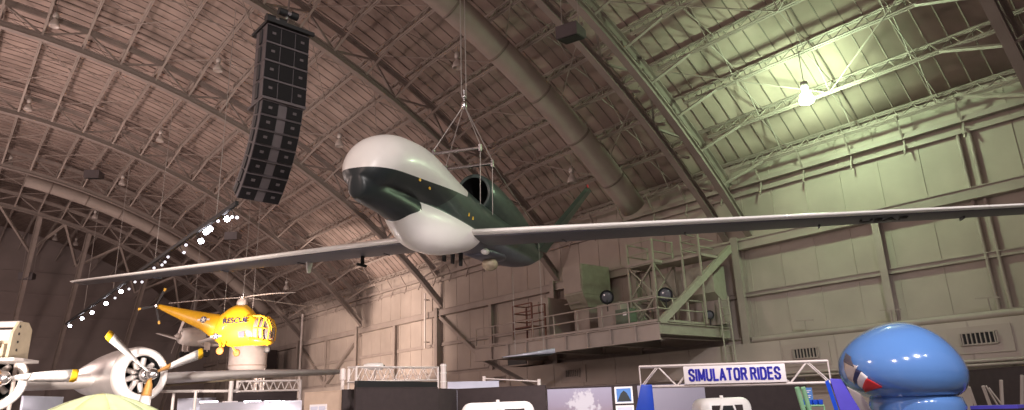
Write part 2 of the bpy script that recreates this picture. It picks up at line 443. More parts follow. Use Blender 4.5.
# paint lines are cut into the skin: planes given by a point and a normal
PL = {'cap': ((0.0, 0, 0.24), (-0.05, 0, 1)), 'cap2': ((4.13, 0, 0.0), (1, 0, -1.55)), 'chin': ((2.75, 0, -0.5), (1, 0, -1.5)),
      'bel': ((3.4, 0, -0.14), (0.085, 0, 1)), 'aft': ((6.15, 0, -0.5), (1, 0, -0.35)), 'low': ((6.0, 0, -0.42), (0, 0, 1))}
for k, (p, nrm) in PL.items():
    bmesh.ops.bisect_plane(bm, geom=bm.verts[:]+bm.edges[:]+bm.faces[:], plane_co=p, plane_no=V(nrm), dist=1e-5)
def side(k, c): p, nrm = PL[k]; return (c-V(p)).dot(V(nrm)) > 0
def belly_f(c):
    zu, a, hu, zl, b, hl, z3, b3, h3 = fus_lobes(c.x)
    e1, e2, e3 = math.hypot(c.y/a, (c.z-zu)/hu), math.hypot(c.y/b, (c.z-zl)/hl), math.hypot(c.y/b3, (c.z-z3)/h3)
    return e3-min(e1, e2)
fv = {v: belly_f(v.co) for v in bm.verts if 1.3 < v.co.x < 5.5}
newv = []
for e in list(bm.edges):
    p, q = e.verts
    if p in fv and q in fv and fv[p]*fv[q] < 0:
        f_ = fv[p]/(fv[p]-fv[q])
        if .04 < f_ < .96: newv.append(bmesh.utils.edge_split(e, p, f_)[1])
bmesh.ops.connect_verts(bm, verts=newv)
def zone(c):
    zu, a, hu, zl, b, hl, z3, b3, h3 = fus_lobes(c.x)
    e1, e2, e3 = math.hypot(c.y/a, (c.z-zu)/hu), math.hypot(c.y/b, (c.z-zl)/hl), math.hypot(c.y/b3, (c.z-z3)/h3)
    if side('cap', c) and not side('cap2', c): return 'nose_radome'
    if not side('bel', c) and e3 < min(e1, e2) and not side('aft', c): return 'belly_radome'
    if not side('chin', c): return 'chin'
    if not side('bel', c) and not side('aft', c): return 'belly_radome'
    if not side('low', c) and c.x > 5: return 'rear_belly'
    return 'fuselage'
bm.normal_update(); bmesh.ops.recalc_face_normals(bm, faces=bm.faces[:])
groups = {}
for fc in bm.faces: groups.setdefault(zone(fc.calc_center_median()), []).append(fc)
uparts = {}
for nm, mm in (('fuselage', 'green'), ('nose_radome', 'uavwhite'), ('chin', 'chin'), ('belly_radome', 'uavwhite'), ('rear_belly', 'uavblue')):
    b = MB(); idx = {}
    for fc in groups.get(nm, []):
        ids = []
        for v in fc.verts:
            if v not in idx: idx[v] = len(b.v); b.v.append(tuple(U(v.co)))
            ids.append(idx[v])
        b.f.append(tuple(ids)); b.sm.append(True)
    uparts[nm] = b.build(nm, mm, uav)
uparts['nose_radome']['label'] = 'white rounded nose cap'; uparts['chin']['label'] = 'black green chin under the nose'
uparts['belly_radome']['label'] = 'white belly cover'
bm.free()
def umb(): return MB()
def ub(m, name, mm, par=uav): m.v = [tuple(U(p)) for p in m.v]; return m.build(name, mm, par)
# engine nacelle on the back
def ring(x, yc, zc, ry, rz, n=40): return [V((x, yc+ry*math.cos(2*PI*i/n), zc+rz*math.sin(2*PI*i/n))) for i in range(n)]
NC = [(7.10, 1.14, .50, .52), (7.06, 1.14, .57, .59), (7.12, 1.14, .62, .64), (7.4, 1.10, .66, .70), (8.0, 1.0, .70, .76), (9.0, .86, .70, .74), (10.2, .70, .64, .66), (11.3, .54, .54, .54), (12.4, .42, .42, .42), (13.2, .36, .34, .34)]
m = umb(); m.loft([ring(x, 0, z, a, b) for x, z, a, b in NC], cap0=False); nac = ub(m, 'engine_nacelle', 'green')
m = umb(); m.loft([ring(x, 0, z, a, b) for x, z, a, b in ((7.10, 1.14, .505, .525), (7.5, 1.10, .47, .48), (8.5, .98, .42, .42))], cap0=False); o = ub(m, 'air_intake', 'black', nac); o['label'] = 'black intake mouth'
m = umb(); m.lathe([(0.40, 0), (0.40, 0.5), (0.36, 0.5), (0.36, 0.02)], o=(13.1, 0, .34), ax=(1, 0, 0), n=24); ub(m, 'exhaust_nozzle', 'black', nac)
# wings
def foil(le, chord, thick, y, z, n=14):
    up = []; dn = []
    for i in range(n+1):
        t = (1-math.cos(PI*i/n))/2
        h = thick*5*(0.2969*math.sqrt(t)-0.126*t-0.3516*t*t+0.2843*t**3-0.1036*t**4)
        up.append(V((le+chord*t, y, z+chord*h))); dn.append(V((le+chord*t, y, z-chord*h*0.75)))
    return up, dn
def wing_le(ay): return 5.22+(7.28-5.22)*ay/17.7
for s, nm in ((1, 'left_wing'), (-1, 'right_wing')):
    secs = []
    for ay in [0.55, 2, 4, 6, 8, 10, 12, 14, 16, 17.3, 17.62, 17.7]:
        ch = 1.72+(0.72-1.72)*ay/17.7; th = 0.155
        if ay > 17.5: th = 0.06
        up, dn = foil(wing_le(ay)+(0.25 if ay > 17.65 else 0), ch-(0.4 if ay > 17.65 else 0), th, s*ay, -0.42-0.0146*ay)
        for p in up+dn: p.z -= (p.x-wing_le(ay))*0.115
        secs.append((ay, (up, dn)))
    body = umb(); lead = umb(); cutn = 5; cutd = 3
    body.loft([up[cutn:]+list(reversed(dn[cutd:])) for ay, (up, dn) in secs])
    lead.loft([list(reversed(up[:cutn+1]))+dn[1:cutd+1] for ay, (up, dn) in secs])
    wg = ub(body, 'wing', 'wing')
    o = ub(lead, 'leading_edge', 'uavwhite', wg); o['label'] = 'white leading edge strip'
    for ay in (3.0, 6.5, 10.0, 13.4):
        ch = 1.72-ay/17.7; x = wing_le(ay); m = umb(); m.box((x+ch*0.86, s*ay, -0.50-0.0146*ay-ch*.06), (0.36, 0.05, 0.06)); ub(m, 'hinge_fairing', 'wing', wg)
    if s == -1:
        m = umb(); m.prism([(7.0, -6.2, -0.62), (7.35, -6.2, -0.62), (7.2, -6.2, -1.05), (7.08, -6.2, -1.05)], (0, 0.05, 0)); ub(m, 'blade_antenna', 'white', wg)
        m = umb(); m.box((6.9, -3.9, -0.75), (0.16, 0.05, 0.36)); m.tube((6.6, -3.9, -0.95), (7.1, -3.9, -0.95), 0.05); ub(m, 'probe', 'black', wg)
    else:
        yb = 11.5; rot = Matrix(((0, 1, 0, 0), (1, 0, 0, 0), (0, 0, 1, 0), (0, 0, 0, 1)))
        # lettering on the underside
        T = Matrix.Translation(V((wing_le(yb)+0.56, yb, -0.716))) @ Matrix.Rotation(.02, 4, 'Y') @ Matrix(((0, -1, 0, 0), (1, 0, 0, 0), (0, 0, 1, 0), (0, 0, 0, 1)))
        text('wing_lettering', 'USAF', 'black', wg, UM @ T, 0.50, 0.010)
# tail fins
for s in (1, -1):
    m = umb(); sec = []
    for t in (0, 0.5, 0.95, 1.0):
        le = 12.1+(13.1-12.1)*t; ch = 1.5+(0.85-1.5)*t; th = 0.05 if t < 1 else 0.015
        y, z = s*(0.42+1.9*t), 0.05+2.45*t
        sec.append([V((le, y, z)), V((le+ch*.3, y+s*th*.8, z-th)), V((le+ch, y, z)), V((le+ch*.3, y-s*th*.8, z+th))])
    m.loft(sec, smooth=False); fin = ub(m, 'tail_fin', 'green')
    m = umb(); m.box((13.25, s*2.33, 2.53), (0.12, 0.05, 0.12)); o = ub(m, 'fin_light', 'red', fin)
# sensors and blades under the body
m = umb(); m.sphere((8.2, 0.10, -1.02), 0.26, 18, (1.1, 1, 0.85)); o = ub(m, 'sensor_ball', 'beige'); o['label'] = 'cream round sensor ball'
m = umb(); m.lathe([(0.20, 0), (0.24, 0.1), (0.22, 0.25)], o=(8.2, 0.1, -0.85), ax=(0, 0, 1)); ub(m, 'sensor_mount', 'uavblue')
for x in (5.4, 6.0, 6.6):
    m = umb(); m.prism([(x, -0.32, -0.66), (x+0.26, -0.32, -0.66), (x+0.20, -0.32, -1.22), (x+0.06, -0.32, -1.22)], (0, 0.06, 0)); ub(m, 'blade_antenna', 'black')
m = umb(); m.loft([ring(x, 0, -0.72, a, b, 20) for x, a, b in ((6.9, .1, .05), (7.2, .45, .16), (8.6, .5, .18), (9.4, .3, .1))]); ub(m, 'belly_fairing', 'uavblue')
m = umb(); m.sphere((7.0, 0.42, -0.78), 0.13, 12, (1.6, 1, .8)); ub(m, 'dome_antenna', 'white')
for (x, t) in ((5.0, 1.62), (5.3, 1.66), (2.6, 1.62), (2.0, 1.55)):
    y, z = fus_r(x, t); m = umb(); m.box((x, y, z), (0.07, 0.02, 0.10)); ub(m, 'warning_mark', 'tipyellow', uparts['fuselage'])

# sling: hook, two spreader bars, wire ropes
sl = thing('lifting_sling', 'steel cable sling with two pale spreader bars above the white-nosed jet', 'sling', loc=U((6.4, 0, 3.9)))
hook = V((6.39, 0, 3.89))
m = umb(); m.lathe([(0.05, -.16), (0.09, -.1), (0.09, .1), (0.05, .16)], o=hook, n=10); m.sphere(hook+V((0, 0, .28)), .08, 10); m.tube(hook, hook+V((0, 0, .5)), .04); ub(m, 'hook_block', 'chrome', sl)
for (x, z, hw) in ((5.8, 2.2, 0.78), (6.75, 1.95, 0.80)):
    m = umb(); m.tube((x, -hw, z), (x, hw, z), .055, 10)
    for y in (-hw, hw): m.box((x, y, z), (.1, .07, .22))
    m.tube((x, -.04, z), (x, .04, z), .075, 10); ub(m, 'spreader_bar', 'chrome', sl)
    m = umb()
    for y in (-hw, hw):
        m.tube((x, y, z+.1), hook, .014, 5); m.tube((x, y, z-.1), (x, y*.98, 0.45 if x < 6.2 else .3), .012, 5)
    ub(m, 'wire_rope', 'cable', sl)
m = umb(); m.tube((6.75, .8, 1.95), (13.0, .5, .5), .012, 5); ub(m, 'stay_cable', 'cable')
m = MB()
for dx in (-.09, .09): 
    h = U(hook)+V((dx, 0, 0.25)); m.tube(h, (h.x, h.y, math.sqrt(RP**2-(h.x-XC)**2)+ZC), .018, 5)
m.build('hanging_rope', 'cable', sl)
# ------------------------------------------------------------------ things hanging from the roof
def roofz(x, r=RP): return math.sqrt(r*r-(x-XC)**2)+ZC
# high bay lamps: cord, ballast, glass bell
def bay_lamp(x, y, z, label, lit=False, first=[None]):
    if first[0] is None or lit:
        t = thing('high_bay_lamp', label, 'lamp', (x, y, z), group='high bay lamps under the roof')
        m = MB().tube((x, y, z+0.55), (x, y, roofz(x)+0.1), 0.018, 6); m.build('cord', 'cable', t)
        m = MB().lathe([(.02, .60), (.13, .58), (.15, .46), (.15, .30), (.08, .24)], o=(x, y, z), n=14); m.build('ballast', 'alu2', t)
        m = MB().lathe([(.08, .25), (.10, .16), (.22, -.02), (.27, -.18), (.28, -.30), (.25, -.33), (.22, -.30)], o=(x, y, z), n=18); m.build('glass_bell', 'greenglow' if lit else 'lampglass', t)
        if not lit: first[0] = (t, x)
        return t
    return dup(first[0][0], (x, y, z), 0, label)
for x, y, lab in ((18.66, 26.1, 'unlit glass bell lamp hanging beside the cable sling of the white-nosed jet'),
    (2.4, 43.3, 'unlit glass bell lamp at the top left corner of the roof'),
    (10.65, 40.0, 'unlit glass bell lamp hanging beside the black loudspeaker column'),
    (2.5, 57.3, 'unlit glass bell lamp by the left edge, second lamp down'),
    (10.7, 53.8, 'unlit glass bell lamp between two roof arches left of the loudspeaker column'),
    (2.56, 71.5, 'unlit glass bell lamp by the left edge, third lamp down'),
    (10.6, 66.5, 'unlit glass bell lamp in the bay above the row of small spotlights'),
    (10.65, 79.7, 'unlit glass bell lamp high in front of the far end wall'),
    (8.9, 94.2, 'dim glass bell lamp behind the raking braces of the end wall, left one of two'),
    (10.9, 93.2, 'dim glass bell lamp behind the raking braces of the end wall, right one of two'),
    (18.6, 39.6, 'unlit glass bell lamp just left of the top of the white aircraft nose'),
    (26.2, 25.7, 'unlit glass bell lamp above the tail fin of the hanging jet'),
    (26.1, 66.3, 'unlit glass bell lamp near the side wall above the yellow helicopter nose')):
    bay_lamp(x, y, roofz(x, 45.85), lab)
LX, LY = 25.6, 11.62; LZ = roofz(LX, 45.0)
lit = bay_lamp(LX, LY, LZ, 'glowing greenish white lamp, the one lit high bay lamp', True)

# lighting bar with its row of spotlights
bx = 10.0; A = onX(237, 203, bx); B = onX(66, 324, bx)
bar = thing('lighting_bar', 'long dark lighting bar hung under the roof and carrying a row of spotlights', 'lighting bar', tuple(A))
MB().bar(A, B, 0.16, 0.2).build('rail', 'black', bar)
k = 0
for t in (0.06, 0.3, 0.55, 0.8):
    p = A.lerp(B, t); MB().tube(p, (p.x, p.y, roofz(p.x)), 0.02, 5).build('drop_wire', 'cable', bar)
SP = [(237,217.5),(232,217),(227,219),(218,221),(210,229),(206,232),(201,241),(186,245),(184,252.5),(168,257),(165,262),(162,265),(154,268),(142,282),(135,282),(129,289),(121,291.5),(115,298),(106,303.5),(92,312.5),(82,318.5),(70,326)]
SBIG = {4, 5, 6, 16, 18, 20, 21, 2, 19}
words_ = ['first', 'second', 'third', 'fourth', 'fifth', 'sixth', 'seventh', 'eighth', 'ninth', 'tenth', 'eleventh', 'twelfth', 'thirteenth', 'fourteenth', 'fifteenth', 'sixteenth', 'seventeenth', 'eighteenth', 'nineteenth', 'twentieth', 'twenty-first', 'twenty-second']
for i, (px, py) in enumerate(SP):
    p = onX(px, py, bx+0.3)
    yb = min(max(p.y, A.y+.1), B.y-.1); tb = (yb-A.y)/(B.y-A.y); rail = A.lerp(B, tb)
    t = thing('spotlight', '%s small spotlight along the dark lighting bar, counted from its loudspeaker end' % words_[i], 'spotlight', tuple(p), group='spotlights on the lighting bar')
    d = (V((0, -14, 1.7))-p); d = V((random.uniform(-.12, .12), -1, -0.22 + random.uniform(-.1, .05))).normalized()
    r = 0.15 if i in SBIG else 0.085
    MB().lathe([(.03, -.42), (r*.75, -.40), (r*.8, -.2), (r*1.1, 0), (r*1.1, .02), (r, .02), (r, -.02)], o=p, ax=d, n=14).build('housing', 'black', t)
    MB().lathe([(r*.98, -.02), (r*.98, .0), (.01, .03)], o=p, ax=d, n=14).build('lens', 'glow' if i in SBIG else 'glowdim', t)
    MB().tube(p-d*.2, (rail.x+.02, p.y+.2, rail.z-.02), .025, 6).build('clamp', 'black', t)

# big loudspeaker column
top = at(289, 27, 18.9)
yaw = math.atan2(c2w(V((0.66, 0, -0.75))).y, c2w(V((0.66, 0, -0.75))).x)
LM = Matrix.Translation(top) @ Matrix.Rotation(yaw, 4, 'Z')      # local x = where the fronts face
arr = thing('line_array_speaker', 'tall black hanging column of stacked loudspeakers with a curved lower end', 'loudspeaker', mtx=LM)
def cabinet(mtx, w, h, d, small):
    def b(m, nm, mm, par): m.v = [tuple(mtx @ V(p)) for p in m.v]; return m.build(nm, mm, par)
    m = MB(); m.prism([(0, -w/2, 0), (0, w/2, 0), (-d*.75, w/2*.98, -.0), (-d, w/2*.7, 0), (-d, -w/2*.7, 0), (-d*.75, -w/2*.98, 0)], (0, 0, -h*.97))
    c = b(m, 'speaker_cabinet', 'cab', arr)
    g3 = w/3
    for i in (-1, 0, 1):
        ww = g3*.92 if not small or i else g3*.40
        if small and i: ww = g3*1.12
        yc = i*g3*(1.0 if not small else 1.12/1.0*.98) if not small else i*(w/2-ww/2-.02)
        fx = 0.012 if (i or not small) else -0.02
        m = MB(); m.box((fx, yc, -h*.485), (.03, ww, h*.84)); b(m, 'grille', 'grille', c)
        if i: 
            m = MB(); m.box((fx+.018, yc-i*.0, -h*.45), (.012, .10, .07)); b(m, 'badge', 'cab', c)
    m = MB()
    for s in (-1, 1): m.box((-d*.35, s*(w/2+.015), -h*.5), (.16, .03, h*.8)); b(m, 'side_bracket', 'black', c); m = MB()
    m = MB(); m.box((.02, 0, -h*.03), (.05, w, h*.05)); b(m, 'front_rail', 'cab', c)
W1, H1 = 1.22, 0.54
for k in range(4): cabinet(LM @ Matrix.Translation((0, 0, -0.12-H1*k)), W1, H1, 0.95, False)
z = -0.12-H1*4-0.05; pos = V((-0.05, 0, z)); ang = R(9)
def lb(m, nm, mm, par=arr): m.v = [tuple(LM @ V(p)) for p in m.v]; return m.build(nm, mm, par)
m = MB(); m.box((-.45, 0, z+.03), (1.02, W1*.98, .07)); lb(m, 'splice_frame', 'cab')
W2, H2 = 1.14, 0.395
for k in range(7):
    mt = LM @ Matrix.Translation(pos) @ Matrix.Rotation(ang, 4, 'Y')
    cabinet(mt, W2, H2, 0.7, True)
    pos = pos+Matrix.Rotation(ang, 3, 'Y') @ V((0, 0, -H2)); ang += R(6.0)
m = MB(); m.box((-.42, 0, -.05), (1.15, W1*1.05, .09)); m.box((.12, 0, -.06), (.1, W1*1.12, .11)); lb(m, 'flying_frame', 'black')
for i, (x, y, z) in enumerate(((-.25, -.28, .22), (-.35, .1, .62))):
    m = MB(); m.tube((x, y-.28, z), (x, y+.28, z), .11, 12); h_ = lb(m, 'chain_hoist', 'black')
    m = MB(); m.tube((x, y-.05, z), (x, y+.05, z), .125, 12); lb(m, 'hoist_band', 'chrome', h_)
m = MB(); m.tube((-.35, .1, .0), (-.35, .1, roofz(top.x)-top.z), .03, 6); lb(m, 'hanging_chain', 'chrome')
m = MB(); m.tube((-.25, -.28, .0), (-.35, .1, .55), .02, 6); lb(m, 'hanging_chain', 'chrome')
m = MB(); m.path([(-.9, .2, 0.2), (-1.0, .3, -1.2), (-1.0, .25, -2.6)], .03); lb(m, 'signal_cable', 'black')

# round air ducts following the vault
def air_duct(label, dy, ro, rd, x0, x1):
    duct = thing('air_duct', label, 'duct', tuple(arc(R(30), ro, dy)))
    ph = [phi_of(x0, ro)+i*R(1.3) for i in range(60)]; ph = [p for p in ph if p < phi_of(x1, ro)]
    def circ(p, k): 
        c = arc(p, ro, dy); nrm = V((math.sin(p), 0, math.cos(p))); return [c+nrm*(k*math.cos(2*PI*i/28))+V((0, 1, 0))*(k*math.sin(2*PI*i/28)) for i in range(28)]
    MB().loft([circ(p, rd) for p in ph]).build('duct_skin', 'steel', duct)
    for k in range(2, len(ph)-1, 3):
        p = ph[k]; c = arc(p, ro, dy); nrm = V((math.sin(p), 0, math.cos(p)))
        MB().loft([circ(p-.0014, rd*1.012), circ(p+.0014, rd*1.012)]).build('seam_band', 'rib', duct)
        MB().tube(c+nrm*rd, c+nrm*(46.9-ro), .02, 5).build('hanger_rod', 'cable', duct)
air_duct('big round air duct curving along under the roof above the hanging jet', 23.2, RL+.75, .68, -10, 28.9)
air_duct('round air duct under the far roof behind the row of small spotlights', 73.4, RL+.25, .55, 4.0, 27.5)

# small box loudspeakers under the roof
def box_speaker(c, yaw, w, label, tilt=0):
    mt = Matrix.Translation(c) @ Matrix.Rotation(yaw, 4, 'Z')
    t = thing('box_speaker', label, 'loudspeaker', mtx=mt)
    def b(m, nm, mm): m.v = [tuple(mt @ V(p)) for p in m.v]; return m.build(nm, mm, t)
    h = w*.62
    b(MB().prism([(-w/2, -w/2, -h*.1), (w/2, -w/2, -h*.5), (w/2, -w/2, h*.5), (-w/2, -w/2, h*.5)], (0, w, 0)), 'cabinet', 'cab')
    s = MB().prism([(-w*.45, -w*.45, -h*.14), (w*.45, -w*.45, -h*.5), (w*.45, -w*.45, -h*.54), (-w*.45, -w*.45, -h*.18)], (0, w*.9, 0)); b(s, 'grille', 'black')
    for y in (-w*.4, w*.4):
        wz = c.z; b(MB().tube((0, y, h*.4), (0, y, roofz(c.x, 46.7)-wz), .015, 5), 'hanging_wire', 'cable')
box_speaker(at(571, 35, 24.5), R(200), .82, 'dark box loudspeaker hanging beside the near double roof arch')
box_speaker(at(233, 237, 52), R(230), .95, 'black box loudspeaker hanging just right of the spotlight row')
box_speaker(at(27, 277, 74), R(250), 1.3, 'small dark box loudspeaker in front of the far end wall')

box_speaker(at(94, 176, 60), R(240), 1.2, 'dark box loudspeaker high on the left above the far air duct')

# ------------------------------------------------------------------ service platform on the side wall
PX, PY0, PY1, PZ = 24.16, 18.97, 32.4, 5.15
plat = thing('service_platform', 'grey steel service platform with pipe railings bracketed off the side wall', 'platform', (27, 25, PZ))
def pb(m, nm, mm='duct', par=plat): return m.build(nm, mm, par)
pb(MB().box(((PX+XW-.5)/2, (PY0+PY1)/2, PZ-.08), (XW-.5-PX, PY1-PY0, .1)), 'deck_plate', 'duct')
m = MB(); m.ibeam((PX, PY0, PZ-.42), (PX, PY1, PZ-.42), .22, .72, .04); 
pb(m, 'front_girder', 'duct')
m = MB(); m.ibeam((PX, PY0, PZ-.3), (XW-.5, PY0, PZ-.3), .2, .46, .04); pb(m, 'end_girder', 'hvac')
y = PY0+1.3
while y < PY1-.4:
    pb(MB().box((PX-.07, y, PZ-.42), (.1, .1, .68)), 'stiffener', 'steel'); y += 1.5
for y in (PY0+.4, PY0+4.2, PY0+8.4, PY1-.4):
    pb(MB().ibeam((PX, y, PZ-.45), (XW-.5, y, PZ-.45), .2, .4, .03), 'floor_beam', 'steel')
    if y > PY1-1: pb(MB().bar((PX+.4, y, PZ-.7), (XW-.55, y, PZ-2.7), .18), 'bracket_strut', 'steel')
def rail_run(a, b, n, mm, h=1.07):
    a, b = V(a), V(b)
    for z in (h, h*.55): pb(MB().tube(a+V((0, 0, z)), b+V((0, 0, z)), .035, 8), 'handrail', mm)
    for i in range(n+1):
        p = a.lerp(b, i/n); pb(MB().tube(p, p+V((0, 0, h)), .035, 8), 'railing_post', mm)
    pb(MB().box((a+b)/2+V((0, 0, .06)), (abs(b.x-a.x)+.03, abs(b.y-a.y)+.03, .10)), 'toe_board', mm)
rail_run((PX+.05, PY0+.05, PZ), (PX+.05, PY1-.05, PZ), 8, 'duct')
rail_run((PX+.05, PY0+.05, PZ), (XW-2.4, PY0+.05, PZ), 3, 'hvac')
pb(MB().bar((PX+.15, PY0+.1, PZ-.1), (XW-.4, PY0-.6, 9.0), .26, .30), 'hanger_brace', 'hvac')
# caged landing tower
TX0, TX1, TY0, TY1, TZ = 26.6, 28.2, 20.9, 22.5, 8.45
tow = thing('access_tower', 'open steel access tower with a railed landing standing on the service platform', 'tower', (27.8, 21.7, PZ))
for x in (TX0, TX1):
    for y in (TY0, TY1): pb(MB().bar((x, y, PZ), (x, y, TZ+1.15), .10), 'tower_leg', 'hvac', tow)
pb(MB().box(((TX0+TX1)/2, (TY0+TY1)/2, TZ), (TX1-TX0+.2, TY1-TY0+.2, .14)), 'landing', 'duct', tow)
for (a, b) in (((TX0, TY0), (TX0, TY1)), ((TX0, TY0), (TX1, TY0)), ((TX0, TY1), (TX1, TY1))):
    for z in (TZ+.5, TZ+1.1): pb(MB().tube((*a, z), (*b, z), .035, 8), 'handrail', 'hvac', tow)
    for z0, z1 in ((PZ+.1, PZ+1.6), (PZ+1.6, TZ-.1)):
        pb(MB().bar((*a, z0), (*b, z1), .06), 'lattice_brace', 'hvac', tow); pb(MB().bar((*b, z0), (*a, z1), .06), 'lattice_brace', 'hvac', tow)
        pb(MB().bar((*a, z1), (*b, z1), .06), 'lattice_rail', 'hvac', tow)
# second landing right of the tower
for y in (18.6, 19.6): 
    pb(MB().bar((27.2, y, PZ), (27.2, y, TZ+1.3), .08), 'tower_leg', 'hvac', tow)
    for z in (TZ+.35, TZ+.75, TZ+1.2): pb(MB().tube((27.2, y, z), (28.4, y, z), .03, 6), 'handrail', 'hvac', tow)
for z in (TZ+.35, TZ+.75, TZ+1.2): pb(MB().tube((27.2, 18.6, z), (27.2, 19.6, z), .03, 6), 'handrail', 'hvac', tow)
pb(MB().box((27.9, 19.7, TZ-.05), (1.4, 2.4, .12)), 'landing', 'duct', tow)
# ladder down to the floor beside the column
lad = thing('wall_ladder', 'fixed steel ladder with side rails beside the tall wall column', 'ladder', (28.2, 18.3, 0))
for y in (18.0, 18.5): MB().tube((28.2, y, 0), (28.2, y, 6.4), .04, 8).build('ladder_rail', 'hvac', lad)
z = .3
while z < 6.3: MB().tube((28.2, 18.0, z), (28.2, 18.5, z), .02, 6).build('rung', 'hvac', lad); z += .35
# air handling boxes
ah = thing('air_handler', 'tall boxy air handling unit with a side tinted by green lamplight on the platform', 'air handler', (28.3, 27.1, PZ))
x0, x1, y0, y1 = 27.2, 29.5, 26.4, 27.9
MB().box(((x0+x1)/2, (y0+y1)/2, 8.55), (x1-x0, y1-y0, 1.7)).build('upper_casing', 'hvac', ah, bevel=.03)
MB().prism([(x0, y0, 7.7), (x1, y0, 7.7), (x1, y0+.1, 7.0), (x0+.5, y0+.1, 7.0)], (0, y1-y0-.1, 0)).build('hopper', 'hvac', ah)
MB().box(((x0+x1)/2+.3, (y0+y1)/2+.1, 6.1), (x1-x0-.7, y1-y0-.3, 1.8)).build('lower_casing', 'duct', ah, bevel=.03)
MB().box((x0-.03, (y0+y1)/2, 8.6), (.06, y1-y0-.15, 1.55)).build('front_panel', 'duct', ah)
MB().box((x0-.03, (y0+y1)/2+.1, 7.25), (.05, y1-y0-.3, .05)).build('front_seam', 'steel', ah)
b2 = thing('plant_casing', 'low plain steel casing behind the platform railing beside the air handler', 'casing', (27.5, 23.5, PZ))
MB().box((27.2, 23.6, PZ+.78), (2.2, 1.6, 1.5)).build('casing_body', 'duct', b2, bevel=.03); MB().box((26.08, 23.6, PZ+.78), (.04, 1.3, 1.2)).build('casing_door', 'steel', b2)
b3 = thing('control_box', 'small green control box with a white label just inside the railing', 'control box', (25.9, 22.3, PZ))
MB().box((25.9, 22.3, PZ+.55), (.5, .95, 1.0)).build('box_body', 'dkgreen', b3, bevel=.02); MB().box((25.63, 22.15, PZ+.8), (.02, .22, .16)).build('label_plate', 'signwhite', b3)
b4 = thing('plant_casing', 'tall tan casing behind the railing at the far end of the platform', 'casing', (28, 29.8, PZ))
MB().box((28.2, 30.0, PZ+1.35), (2.2, 1.7, 2.7)).build('casing_body', 'duct', b4, bevel=.03); MB().box((27.07, 30.0, PZ+1.3), (.05, .06, 2.5)).build('casing_seam', 'steel', b4)
# tapering duct mouth beside the column
dk = thing('supply_duct', 'wide rectangular duct with a sloping underside behind the diagonal brace', 'duct', (28.4, 19.5, 7))
MB().prism([(28.4, 18.8, 8.1), (29.4, 18.8, 8.1), (29.4, 18.8, 6.4), (28.9, 18.8, 6.4), (28.4, 18.8, 6.75)], (0, 3.6, 0)).build('duct_box', 'hvac', dk)
MB().prism([(28.8, 18.8, 6.4), (29.4, 18.8, 6.4), (29.4, 18.8, 5.25), (29.0, 18.8, 5.25)], (0, 3.0, 0)).build('duct_boot', 'steel', dk)
MB().box((28.38, 20.6, 7.4), (.04, .05, 1.1)).build('duct_seam', 'steel', dk)
# theatre floodlights on the platform
def flood(c, tgt, label, r=.28):
    c = V(c); d = (V(tgt)-c).normalized(); t = thing('stage_lamp', label, 'lamp', tuple(c))
    MB().lathe([(.05, -.4), (r*.8, -.36), (r, 0), (r, .05), (r*.9, .05), (r*.9, 0)], o=c, ax=d, n=16).build('lamp_housing', 'black', t)
    MB().lathe([(r*.88, 0), (r*.6, .03), (.01, .05)], o=c, ax=d, n=16).build('lens', 'smoke', t)
    MB().tube(c+V((0, 0, -.02)), (c.x, c.y, c.z-r-.35), .03).build('yoke', 'black', t)
flood((25.6, 23.2, PZ+1.75), (5, 5, 4), 'round black stage lamp beside the air handler above the railing', .36)
flood((26.4, 20.2, PZ+1.5), (5, 5, 4), 'black stage lamp at the foot of the access tower', .36)
flood((28.5, 19.3, PZ+.55), (20, 5, 4), 'small black stage lamp by the ladder at the platform end', .22)
# red work frame at the far end
wf = thing('work_stand', 'small dark red steel frame stand on the far end of the platform', 'stand', (25.8, 30, PZ))
for x, y in ((25.3, 28.6), (25.3, 30.2), (26.3, 28.6), (26.3, 30.2)): MB().bar((x, y, PZ), (x, y, PZ+2.2), .08).build('stand_leg', 'darkred', wf)
for z in (1.3, 1.75, 2.2):
    for a, b in (((25.3, 28.6), (25.3, 30.2)), ((26.3, 28.6), (26.3, 30.2)), ((25.3, 30.2), (26.3, 30.2))): MB().bar((*a, PZ+z), (*b, PZ+z), .06).build('stand_rail', 'darkred', wf)
MB().box((25.8, 29.4, PZ+.9), (1.1, 1.7, .08)).build('stand_shelf', 'darkred', wf)

# ------------------------------------------------------------------ wall ducts and vents
wd = thing('wall_duct', 'long rectangular duct running low along the side wall with seams', 'duct', (29.2, 30, 3.4))
MB().box((29.35, 30.0, 3.45), (1.15, 76, 1.5)).build('duct_box', 'wall', wd)
y = -6
for k in range(30):
    MB().box((28.77, -6+k*2.45, 3.45), (.03, .05, 1.5)).build('duct_seam', 'steel', wd)
def vent(y, label, w=1.15):
    t = thing('air_vent', label, 'vent', (28.76, y, 3.5), group='vents along the low wall duct')
    MB().box((28.75, y, 3.5), (.06, w+.9, .95)).build('mounting_plate', 'duct', t)
    m = MB(); h = .42
    for (dy_, dz, sy, sz) in ((0, h/2, w, .05), (0, -h/2, w, .05), (-w/2, 0, .05, h), (w/2, 0, .05, h)): m.box((28.70, y+dy_, 3.55+dz), (.12, sy, sz))
    m.build('vent_frame', 'steel', t); MB().box((28.715, y, 3.55), (.02, w, h)).build('vent_throat', 'black', t)
    for i in range(8): MB().box((28.68, y-w/2+(i+.5)*w/8, 3.55), (.1, .035, h)).build('louvre', 'duct', t)
vent(8.4, 'louvred vent on the wall duct right of the blue dome'); vent(14.9, 'louvred vent on the wall duct above the simulator sign')
vent(29.1, 'louvred vent on the wall duct under the service platform'); vent(35.9, 'small louvred vent on the wall duct beyond the platform')
pp = thing('wall_pipe', 'thick dark pipe running along the wall just under the low girt', 'pipe', (29.2, 20, 4.4))
